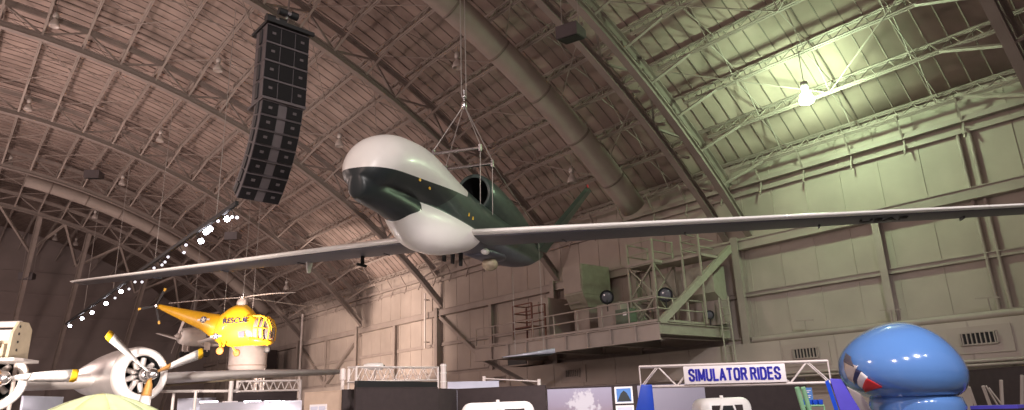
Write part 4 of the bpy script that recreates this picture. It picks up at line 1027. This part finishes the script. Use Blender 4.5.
# backdrop with murals
def mural_mat(name, top, mid, low, zt, plume=None):
    m_ = mat(name, top, .7, var=0); nt = m_.node_tree; b = nt.nodes['Principled BSDF']
    tc = nt.nodes.new('ShaderNodeTexCoord'); sx = nt.nodes.new('ShaderNodeSeparateXYZ'); nt.links.new(tc.outputs['Object'], sx.inputs[0])
    nz = nt.nodes.new('ShaderNodeTexNoise'); nz.inputs['Scale'].default_value = 2.2; nz.inputs['Detail'].default_value = 8; nt.links.new(tc.outputs['Object'], nz.inputs['Vector'])
    ma = nt.nodes.new('ShaderNodeMath'); ma.operation = 'MULTIPLY_ADD'; ma.inputs[1].default_value = .35; nt.links.new(nz.outputs['Fac'], ma.inputs[0]); nt.links.new(sx.outputs['Z'], ma.inputs[2])
    rp = nt.nodes.new('ShaderNodeValToRGB'); e = rp.color_ramp.elements; e[0].position = 0; e[0].color = (*low, 1); e[1].position = 1; e[1].color = (*top, 1)
    k = e.new(.5); k.color = (*mid, 1)
    mr = nt.nodes.new('ShaderNodeMapRange'); mr.inputs['From Min'].default_value = zt-.75; mr.inputs['From Max'].default_value = zt+.15
    nt.links.new(ma.outputs[0], mr.inputs['Value']); nt.links.new(mr.outputs[0], rp.inputs['Fac']); 
    if plume is None: nt.links.new(rp.outputs['Color'], b.inputs['Base Color'])
    else:       # printed smoke plume: a ragged pale cloud around one spot of the print
        vm = nt.nodes.new('ShaderNodeVectorMath'); vm.operation = 'DISTANCE'; vm.inputs[1].default_value = plume; nt.links.new(tc.outputs['Object'], vm.inputs[0])
        n3 = nt.nodes.new('ShaderNodeTexNoise'); n3.inputs['Scale'].default_value = 7; n3.inputs['Detail'].default_value = 6; nt.links.new(tc.outputs['Object'], n3.inputs['Vector'])
        m2 = nt.nodes.new('ShaderNodeMath'); m2.operation = 'MULTIPLY_ADD'; m2.inputs[1].default_value = 1.1; nt.links.new(n3.outputs['Fac'], m2.inputs[0]); nt.links.new(vm.outputs['Value'], m2.inputs[2])
        r3 = nt.nodes.new('ShaderNodeMapRange'); r3.inputs['From Min'].default_value = .98; r3.inputs['From Max'].default_value = .82; nt.links.new(m2.outputs[0], r3.inputs['Value'])
        mx = nt.nodes.new('ShaderNodeMix'); mx.data_type = 'RGBA'; nt.links.new(r3.outputs[0], mx.inputs[0]); nt.links.new(rp.outputs['Color'], mx.inputs[6]); mx.inputs[7].default_value = (.55, .53, .58, 1)
        nt.links.new(mx.outputs[2], b.inputs['Base Color'])
    M[name] = m_
A, B = at(546, 389, 20), at(806, 384, 19.4); A.z = B.z = 0
zt = at(546, 388.5, 20).z
t, a_, b_, d, n = panel('exhibit_wall', 'long black exhibit wall behind the simulator sign carrying the murals', 'wall panel', A, B, zt-.02, 'partition')
def along(px): 
    r = c2w(V((px-512, 180, 683))); 
    # where the sight line meets the wall line in plan
    den = r.x*d.y-r.y*d.x; return (r.y*a_.x-r.x*a_.y)/-den if False else ((a_.x*r.y-a_.y*r.x)/(d.y*r.x-d.x*r.y))
mural_mat('mural_print', (.34, .32, .42), (.30, .26, .34), (.26, .18, .19), zt)
mural_mat('mural_print2', (.34, .32, .40), (.30, .28, .35), (.25, .23, .29), zt)
def hang(name, label, cat, s0, s1, z0, z1, m, frame=None, off=.03):
    t = thing(name, label, cat, (a_+d*((s0+s1)/2)-n*off).to_tuple())
    f = n*(-off); 
    if frame:
        MB().prism([a_+d*s0+f+Z3*z0, a_+d*s1+f+Z3*z0, a_+d*s1+f+Z3*z1, a_+d*s0+f+Z3*z1], n*.025).build('frame', frame, t); k = .05; f = n*(-off-.006)
    else: k = 0
    MB().prism([a_+d*(s0+k)+f+Z3*(z0+k), a_+d*(s1-k)+f+Z3*(z0+k), a_+d*(s1-k)+f+Z3*(z1-k), a_+d*(s0+k)+f+Z3*(z1-k)], n*.02).build('print', m, t)
    return t, f
s0, s1 = along(547), along(611)
MPOS = (a_+d*((s0+s1)/2)-n*.03)
mural_mat('mural_print', (.34, .32, .42), (.30, .26, .34), (.26, .18, .19), zt, tuple(d*.1+Z3*(zt-.50)))
t, f = hang('wall_mural', 'wide grey mural with a pale smoke plume beside the two framed pictures', 'mural', s0, s1, .6, zt-.03, 'mural_print')
s0, s1 = along(614), along(632)
t, f = hang('framed_picture', 'framed picture of a dark peak against blue sky, upper one', 'picture', s0, s1, zt-.50, zt-.03, 'sky', 'signwhite')
c = (s0+s1)/2
MB().prism([a_+d*(s0+.06)+f-n*.004+Z3*(zt-.44), a_+d*(s1-.06)+f-n*.004+Z3*(zt-.44), a_+d*(c+.08)+f-n*.004+Z3*(zt-.20), a_+d*c+f-n*.004+Z3*(zt-.14), a_+d*(c-.09)+f-n*.004+Z3*(zt-.22)], n*.01).build('dark_shape', 'chin', t)
t, f = hang('framed_picture', 'framed picture directly below the one of the dark peak', 'picture', s0, s1, zt-1.02, zt-.55, 'lavpanel', 'signwhite')
hang('wall_mural', 'grey lavender mural behind the left blue pillar and sign truss', 'mural', along(637), along(704), .6, zt-.02, 'mural_print2')

# simulators
def simulator(px0, px1, ytop, dpt, label, yawoff=0.0):
    A, B = at(px0, ytop, dpt), at(px1, ytop, dpt); A.z = B.z = (A.z+B.z)/2; w = (B-A).length; d = (B-A).normalized(); n = V((-d.y, d.x, 0))
    if n.dot(A) < 0: n = -n
    h = A.z; t = thing('flight_simulator', label, 'simulator', ((A+B)/2+n*.9-Z3*h).to_tuple())
    c = (A+B)/2; sgn = 1
    def fr(u, v, k=0.0): return V((c.x, c.y, 0))+d*u+Z3*v+n*k
    hw = w/2; poly = []
    rr_ = .22
    for (cx_, cz_, a0) in ((hw-rr_, h-rr_, 0), (-hw+rr_, h-rr_, 90), (-hw+rr_, .45+rr_, 180), (hw-rr_, .45+rr_, 270)):
        for i in range(6): a = R(a0+18*i); poly.append((cx_+rr_*math.cos(a), cz_+rr_*math.sin(a)))
    rings = [[fr(u*s, (v-h*.6)*s+h*.6+dz, k) for u, v in poly] for s, k, dz in ((.93, -.05, -.02), (1, .06, 0), (1, .8, .0), (.92, .98, -.04), (.6, 1.06, -.12))]
    MB().loft(rings).build('body', 'white', t)
    for s in (-1, 1): MB().prism([fr(s*.10, h-.16, -.062), fr(s*(hw-.22), h-.16, -.062), fr(s*(hw-.22), h-.75, -.062), fr(s*.10, h-.75, -.062)], n*.03).build('window', 'partition', t, bevel=.01)
    MB().prism([fr(-.30, h-.62, -.10), fr(.30, h-.62, -.10), fr(.14, h-.13, -.10), fr(-.14, h-.13, -.10)], n*.06).build('window_frame', 'white', t, bevel=.015)
    MB().prism([fr(-.22, h-.60, -.115), fr(.22, h-.60, -.115), fr(.10, h-.17, -.115), fr(-.10, h-.17, -.115)], n*.03).build('centre_window', 'black', t)
    MB().box(fr(0, .24, .5), (w*.6, w*.5, .48)).build('motion_base', 'partition', t)
    MB().tube(fr(0, h-.02, .3), fr(0, h+.05, .3), .04, 8).build('roof_knob', 'white', t)
    return t
simulator(700, 751, 397.5, 15, 'white simulator capsule under the sign, framed dark window')
simulator(461, 534, 402.0, 15.5, 'white simulator capsule in front of the long black partition')

# sign truss and its pillars
SA, SB = at(641, 387, 13.9), at(831, 382.5, 12.9)
sg_ = truss('sign_truss', 'white lattice truss carrying the simulator sign between two blue pillars', SA, SB, .40, 'trusswhite', 5, r=.026, depth=.28, feet=False)
d = (SB-SA).normalized(); n = V((-d.y, d.x, 0)); n = n if n.dot(SA) > 0 else -n
Ls = (SB-SA).length
s0, s1 = Ls*.246, Ls*.782
upd = Z3
sn = thing('sign_board', 'white sign board lettered SIMULATOR RIDES in blue', 'sign', (SA+d*((s0+s1)/2)-n*.07).to_tuple())
q = lambda s, z, k: SA+d*s+Z3*z-n*k
MB().prism([q(s0, .03, .06), q(s1, .03, .06), q(s1, .375, .06), q(s0, .375, .06)], n*.02).build('board', 'signwhite', sn, bevel=.004)
# bold condensed capitals drawn as strokes on the board
GL = {'S': [[(.60,.76),(.55,.92),(.42,1),(.18,1),(.05,.92),(0,.76),(.06,.62),(.54,.40),(.60,.26),(.55,.08),(.42,0),(.18,0),(.05,.08),(0,.26)]],
      'I': [[(.0,0),(.0,1)]], 'M': [[(0,0),(0,1)],[(.0,1),(.37,.12)],[(.37,.12),(.74,1)],[(.74,0),(.74,1)]],
      'U': [[(0,1),(0,.22),(.06,.06),(.18,0),(.42,0),(.54,.06),(.60,.22),(.60,1)]], 'L': [[(0,1),(0,0),(.50,0)]],
      'A': [[(0,0),(.32,1)],[(.32,1),(.64,0)],[(.12,.28),(.52,.28)]], 'T': [[(0,1),(.60,1)],[(.30,1),(.30,0)]],
      'O': [[(0,.24),(0,.76),(.06,.94),(.18,1),(.42,1),(.54,.94),(.60,.76),(.60,.24),(.54,.06),(.42,0),(.18,0),(.06,.06),(0,.24)]],
      'R': [[(0,0),(0,1),(.40,1),(.54,.94),(.58,.78),(.54,.60),(.40,.52),(0,.52)],[(.34,.52),(.60,0)]],
      'D': [[(0,0),(0,1),(.36,1),(.54,.90),(.60,.72),(.60,.28),(.54,.10),(.36,0),(0,0)]], 'E': [[(.52,1),(0,1),(0,0),(.52,0)],[(0,.52),(.46,.52)]]}
GW = {'I': 0.0, 'M': .74, 'L': .5, 'A': .64, 'E': .52}
word = 'SIMULATOR RIDES'; gap = .36; xs_ = []; cx_ = 0
for ch in word:
    xs_.append(cx_); cx_ += (GW.get(ch, .6)+gap) if ch != ' ' else .30
tot = cx_-gap; kx = (s1-s0)*.885/tot; kh = .205; sw = .042
m = MB()
for ch, x0_ in zip(word, xs_):
    for pl_ in GL.get(ch, []):
        P = [q((s0+s1)/2+(x+x0_-tot/2)*kx, .10+y*kh, .066) for x, y in pl_]
        for p_, q2 in zip(P, P[1:]):
            e_ = (q2-p_).normalized()*sw*.30; m.bar(p_-e_, q2+e_, sw, .008, up=n)
m.build('lettering', 'lettering', sn)
def pillar(name, label, corners_top, corners_bot, m, th):
    T0, T1 = corners_top; B0, B1 = corners_bot
    t = thing(name, label, 'pillar', ((B0+B1)/2).to_tuple()); n_ = V((T0.x, T0.y, 0)).normalized()
    MB().prism([B0, B1, T1, T0], n_*th).build('pillar_body', m, t, bevel=.02); return t
tl, tr_ = at(641, 384.5, 13.7), at(652, 384.5, 13.7); dd = (tr_-tl).normalized()
pillar('sign_pillar', 'royal blue tapered pillar at the left end of the sign truss', (tl, tr_), (V((tl.x, tl.y, 0))-dd*.62, V((tr_.x, tr_.y, 0))+dd*.02), 'blueplastic', .35)
tl, tr_ = at(829.5, 378.5, 12.3), at(841, 379, 12.3); dd = (tr_-tl).normalized()
sl_ = .95
t = pillar('sign_pillar', 'violet blue leaning pillar at the foot of the blue dome', (tl, tr_), (V((tl.x, tl.y, 0))+dd*.36, V((tr_.x, tr_.y, 0))+dd*.98), 'violet', .3)
n_ = V((tl.x, tl.y, 0)).normalized()
MB().prism([V((tl.x, tl.y, 0))+dd*.26, V((tl.x, tl.y, 0))+dd*.34, tl-Z3*.02-dd*.02, tl-dd*.09-Z3*.06], n_*.3).build('side_edge', 'blueplastic', t)
# green poles, small sign and blue seats
for px, lab in ((797, 'thin pale green pole under the sign, left one'), (803, 'pale green pole under the sign, right one')):
    p = at(px, 387.5, 15.5); qn = at(px+6.5, 410, 15.5); dz = (p-qn); k = qn.z/dz.z; b = qn-dz*k
    t = thing('green_pole', lab, 'pole', tuple(b)); MB().tube(b, p, .055, 10).build('pole_tube', 'seat', t); MB().tube(b, b+Z3*.03, .14, 14).build('pole_foot', 'seat', t)
A, B = at(801, 388, 17), at(811.5, 387.5, 17); d2 = (B-A).normalized(); n2 = V((-d2.y, d2.x, 0)); n2 = n2 if n2.dot(A) > 0 else -n2
t = thing('notice_board', 'small bright blue notice with white writing beyond the green pole', 'notice', (A.x, A.y, 0))
MB().prism([A-Z3*.32, B-Z3*.32, B, A], n2*.02).build('notice_face', 'sky', t)
for k, (z, w) in enumerate(((.07, .7), (.11, .55), (.19, .7), (.23, .6), (.15, .0))):
    if w: MB().bar(A.lerp(B, .15)-Z3*z-n2*.006, A.lerp(B, .15+w)-Z3*z-n2*.006, .008, .016).build('writing_line', 'signwhite', t)
MB().tube((A.x, A.y, 0), A-Z3*.02, .02, 8).build('notice_post', 'steel', t)
A, B = at(803, 406, 16.5), at(824, 405.5, 16.5)
t = thing('rack_rail', 'pale green rail carrying a row of small blue tubs', 'rail', (A.x, A.y, 0))
MB().tube(A, B, .025, 8).build('rail_tube', 'seat', t)
for p in (A, B): MB().tube((p.x, p.y, 0), p, .02, 8).build('rail_leg', 'seat', t)
for k in range(4):
    p = A.lerp(B, (k+.5)/4); t = thing('blue_tub', '%s small blue tub along the pale green rail from the green pole' % ('first', 'second', 'third', 'fourth')[k], 'tub', tuple(p+Z3*.025), group='blue tubs on the green rail')
    dx = (B-A).normalized()*.05
    MB().prism([p-dx+Z3*.025, p+dx+Z3*.025, p+dx*1.15+Z3*.14, p-dx*1.15+Z3*.14], n2*.12).build('tub_shell', 'blueplastic', t, bevel=.01)

# ------------------------------------------------------------------ big glossy blue nose
KS = 1.165
bc = at(901, 374, 13.05); rx = c2w(V((1, 0, 0))); rx.z = 0; rx.normalize(); ry = V((-rx.y, rx.x, 0))
ry = ry if ry.dot(V((bc.x, bc.y, 0))) > 0 else -ry
bn = thing('aircraft_nose', 'huge glossy sky blue rounded nose with a chevron stripe at its lower left', 'aircraft nose', (bc.x, bc.y, 0))
# outline of the shell: (height, half width to its right, half width to its left, half depth)
SH = [(-.40, .56, .44, .70), (-.36, .72, .58, .84), (-.27, .84, .75, .95), (-.14, .89, .86, 1.03), (.02, .90, .905, 1.06), (.18, .84, .90, 1.03), (.34, .75, .84, .95), (.50, .62, .72, .82), (.63, .47, .56, .66), (.73, .31, .38, .45), (.795, .16, .19, .23), (.815, .02, .02, .03)]
SH = [tuple(v*KS for v in r) for r in SH]
def shell(z, a, off=0.0):
    for lo_, hi_ in zip(SH, SH[1:]):
        if z <= hi_[0]: break
    t = min(max((z-lo_[0])/(hi_[0]-lo_[0]), 0), 1); A_, B_, D_ = [p+(q-p)*t for p, q in zip(lo_[1:], hi_[1:])]
    tilt = -.10
    c, s = math.cos(a), math.sin(a); xx = (A_ if c > 0 else B_)*c; yy = D_*s
    lim = V((xx, yy, 0)); e = (lim.length+off)/max(lim.length, 1e-4)
    return bc+rx*(xx*e+.05*z)+ry*(yy*e)+Z3*(z+tilt*xx*(.6 if z < .1 else .6*(1-(z-.1)/.88))+.02)
N = 64
zs = []
for lo_, hi_ in zip(SH, SH[1:]):
    zs += [lo_[0]+(hi_[0]-lo_[0])*i/3 for i in range(3)]
zs.append(.815*KS)
o = MB().loft([[shell(z, 2*PI*i/N) for i in range(N)] for z in zs]).build('shell', 'sky', bn)
sb = o.modifiers.new('smooth', 'SMOOTH'); sb.iterations = 6; sb.factor = .5
def ringb(z, k, sh=0.0): return [bc+rx*(k*(.86 if math.cos(2*PI*i/N) > 0 else .66)*math.cos(2*PI*i/N)+sh)+ry*(k*math.sin(2*PI*i/N))+Z3*(z-.05*math.cos(2*PI*i/N)) for i in range(N)]
MB().loft([ringb(-.42, .93, .09), ringb(-.58, .98, .09), ringb(-.84, .93, .07), ringb(-1.28, .84, .05)]).build('lower_skirt', 'sky', bn)
MB().tube((bc.x, bc.y, 0), (bc.x, bc.y, bc.z-1.2), .55, 24).build('display_plinth', 'partition', bn)
# windscreen and stripe patches lying on the shell; placed by finding the surface point behind a spot
vis = []
for iz in range(0, 90):
    z = KS*(-.40+1.1*iz/90)
    for ia in range(0, 181):
        a = PI+PI*ia/180
        vis.append((z, a))
def sproj(P):
    v = P-EYE; c = V((_d3.x*v.x+_d1.x*v.y+_up.x*v.z, _d3.y*v.x+_d1.y*v.y+_up.y*v.z, _d3.z*v.x+_d1.z*v.y+_up.z*v.z)); return (512+683*c.x/c.z, 205+683*c.y/c.z)
tabl = [(sproj(shell(z, a)), z, a) for z, a in vis]
def near(px, py): return min(tabl, key=lambda e: (e[0][0]-px)**2+(e[0][1]-py)**2)[1:]
def patch(name, m, quad, off, nu=8, nv=6):
    g = []
    za = [near(*p) for p in quad]
    for j in range(nv+1):
        row = []
        for i in range(nu+1):
            u, v = i/nu, j/nv; z = (za[0][0]*(1-u)+za[1][0]*u)*(1-v)+(za[3][0]*(1-u)+za[2][0]*u)*v; a = (za[0][1]*(1-u)+za[1][1]*u)*(1-v)+(za[3][1]*(1-u)+za[2][1]*u)*v
            row.append(shell(z, a, off))
        g.append(row)
    o = MB().loft(g, closed=False).build(name, m, bn); s = o.modifiers.new('solid', 'SOLIDIFY'); s.thickness = .006; s.offset = 0; return o
M['warmgrey'] = mat('warm_grey_paint', (.50, .43, .40), .25, var=.08, scale=2, coat=.4)
patch('grey_patch', 'warmgrey', [(840, 360), (858, 366), (856, 384), (841, 381)], .012)
patch('windscreen', 'smoke', [(844, 352), (852, 357), (855, 367), (843, 362)], .016)
patch('navy_stripe', 'navy', [(857, 369), (863, 372), (861, 386), (854, 381)], .018)
patch('white_stripe', 'white', [(862, 372), (869, 377), (867, 391), (859, 385)], .022)
patch('red_stripe', 'red', [(868, 378), (883, 387), (883, 388), (867, 392)], .026)
# grey canopy body to the left of the nose, running down
cb = [at(840, 382, 12.85), at(862, 394, 12.7), at(874, 412, 12.7), at(852, 414, 12.85)]
m = MB().prism(cb, ry*.5); m.build('cheek_panel', 'warmgrey', bn, bevel=.04)
m = MB().prism([at(838, 380, 12.8), at(845, 382, 12.8), at(862, 414, 12.8), at(853, 414, 12.8)], ry*.4); m.build('cheek_trim', 'navy', bn, bevel=.02)

# dim display at the right edge
A, B = at(966, 372, 18), at(1060, 366, 15); 
t, a2, b2, d2, n2 = panel('dark_display', 'dark display wall at the right edge with pale slanted slats', 'display wall', A, B, A.z, 'partition', .1)
def slat(px0, y0, px1, y1, w, lab):
    p, q = at(px0, y0, 15.5), at(px1, y1, 15.5); dz = p-q; bt = q-dz*(q.z/dz.z); t = thing('leaning_pole', lab, 'pole', tuple(bt)); MB().bar(bt, p, w, .04).build('pole_bar', 'duct', t); MB().box(bt+Z3*.02, (.14, .14, .04)).build('pole_foot', 'steel', t)
slat(969, 387, 974, 401, .05, 'bright slanted slat nearest the blue nose'); slat(983, 386, 990, 405, .06, 'pale slanted slat, second from the blue nose')
slat(986, 386, 997, 404, .02, 'thin slanted rod, third from the blue nose'); slat(989, 388, 1002, 405, .02, 'thin slanted rod, fourth from the blue nose')
slat(1001, 380, 1002, 401, .06, 'upright pale slat, last but one at the right edge'); slat(1022, 375, 1022, 408, .06, 'upright pale slat at the very right edge')
A, B = at(970, 406, 13), at(1018, 405, 12.4); d2 = (B-A).normalized(); n2 = V((-d2.y, d2.x, 0)); n2 = n2 if n2.dot(A) > 0 else -n2
t = thing('counter', 'violet blue counter top at the bottom right corner', 'counter', (A.x, A.y, 0))
MB().prism([V((A.x, A.y, 0)), V((B.x, B.y, 0)), V((B.x, B.y, A.z-.06)), V((A.x, A.y, A.z-.06))], n2*.5).build('counter_body', 'partition', t); MB().prism([A-Z3*.06, B-Z3*.06, B, A], n2*.55).build('counter_top', 'violet', t)

# lit display heads at the bottom left
pst = at(230, 402, 23); t = thing('white_post', 'white post at the left end of the lower lattice truss', 'post', (pst.x, pst.y, 0)); MB().tube((pst.x, pst.y, 0), (pst.x, pst.y, pst.z+.68), .075, 10).build('post_tube', 'trusswhite', t)
MB().box((pst.x, pst.y, pst.z-.02), (.42, .3, .09)).build('bracket_plate', 'signwhite', t)
A, B = at(158, 391.5, 22), at(236, 391, 23.5); t = thing('pipe_rail', 'pale pipe rail under the long wing left of the lower lattice truss', 'rail', ((A+B)/2).to_tuple()); MB().tube(A, B, .05, 8).build('rail_pipe', 'trusswhite', t)
for px in (174, 196): 
    p = at(px, 391, 22.4); MB().tube((p.x, p.y, 0), p, .05, 8).build('rail_post', 'trusswhite', t)
pale(178, 399.5, 216, 399, 24.5, 'pale lavender panel low behind the pipe rail under the wing', 0)
A, B = at(200, 404.5, 20.5), at(302, 404, 21.5); t, a3, b3, d3_, n3 = panel('display_counter', 'grey display wall with bright lights along its top', 'display wall', A, B, A.z, 'greypanel', .3)
for k, s in enumerate((.08, .5, .7, .87)):
    p = A.lerp(B, s); tt = thing('display_light', '%s small bright light on the grey display wall from the left' % ('first', 'second', 'third', 'fourth')[k], 'light', tuple(p+Z3*.04), group='display lights')
    MB().box(p+Z3*.07+n3*.1, (.5, .1, .06)).build('light_tube', 'ledstrip', tt); MB().box(p+Z3*.05+n3*.12, (.55, .14, .03)).build('light_base', 'signwhite', tt)
A, B = at(232, 394, 23.2), at(297, 393.5, 23.8); panel('dark_backing', 'dark backing panel between the lower lattice truss and the display lights', 'panel', A, B, A.z, 'partition')
A, B = at(24, 397, 22), at(64, 396, 24); panel('pale_panel', 'pale panel seen below the wing left of the fabric dome', 'panel', A, B, A.z, 'lavpanel')
# ------------------------------------------------------------------ light
def spot(loc, tgt, energy, col, size_deg=50, blend=0.6, rad=0.3):  # unseen spots added to brighten single exhibits, no fixtures modelled
    l = bpy.data.lights.new('spot', 'SPOT'); l.energy = energy; l.color = col; l.spot_size = R(size_deg); l.spot_blend = blend; l.shadow_soft_size = rad
    o = bpy.data.objects.new('unseen_fill_spot', l); C.objects.link(o); o.location = loc
    o.rotation_euler = (V(tgt)-V(loc)).to_track_quat('-Z', 'Y').to_euler(); return o
def point(loc, energy, col, rad=0.25):  # unseen fill point, added without a fixture
    l = bpy.data.lights.new('lamp', 'POINT'); l.energy = energy; l.color = col; l.shadow_soft_size = rad
    o = bpy.data.objects.new('unseen_fill_point', l); C.objects.link(o); o.location = loc; return o
w = bpy.data.worlds.new('hall_air'); bpy.context.scene.world = w; w.use_nodes = True
w.node_tree.nodes['Background'].inputs['Color'].default_value = (1.0, 0.76, 0.74, 1); w.node_tree.nodes['Background'].inputs['Strength'].default_value = 0.17
WARM = (1.0, 0.76, 0.685)
# unseen fill points added to lift the roof and the far hall
for x, y, z, e in ((-9, 6, 13, 3000), (-9, 30, 13, 3200), (-4, 52, 9, 6500), (-6, 74, 6, 3500)):
    point((x, y, z), e, WARM, 1.5)
spot((2, -6, 14), (7, 13, 8), 9000, (1.0, 0.93, 0.90), 45, 0.7, 0.5)      # on the white nose
spot((4, -6, 16), (14.5, 5.0, 7), 13000, (1.0, 0.95, 0.95), 44, 0.8, 0.4)      # on the near wing
spot((12, 46, 4.5), (30, 56, 7), 20000, (1.0, 0.78, 0.66), 85, 0.8, 0.4)  # side wall wash
spot((-3, 12, 1.0), (2.5, 25, 5.9), 13000, (1.0, 0.88, 0.80), 55, 0.8, 0.4)  # added low fill for the far wing's underside
spot((2, 30, 13), (14.0, 51, 8.5), 3600, (1.0, 0.88, 0.80), 42, 0.7, 0.3)   # on the helicopter
spot((1, 6, 9), (3.5, 19, 2.6), 6500, (1.0, 0.90, 0.86), 50, 0.7, 0.3)      # on the twin engined aircraft
spot((6, 2, 8), (12.5, 9, 2.0), 1500, (1.0, 0.90, 0.92), 60, 0.7, 0.3)    # simulator sign
spot((11, -2, 9), (12, 5, 2.4), 300, (1.0, 0.95, 0.97), 45, 0.7, 0.25)   # blue nose
spot((8, 8, 7), (12, 15, 2.0), 2500, (1.0, 0.88, 0.88), 70, 0.7, 0.3)     # partitions
point((8.5, 21.5, 1.4), 350, (1.0, 0.86, 0.82), 0.4)                       # added fill for the wing underside and cowl, no fixture there
sc = bpy.context.scene
sc.view_settings.view_transform = 'Standard'; sc.view_settings.look = 'None'; sc.view_settings.exposure = 0.25; sc.view_settings.gamma = 1.0
sc.view_settings.use_curve_mapping = False
sc.cycles.use_denoising = True
sc.cycles.max_bounces = 5
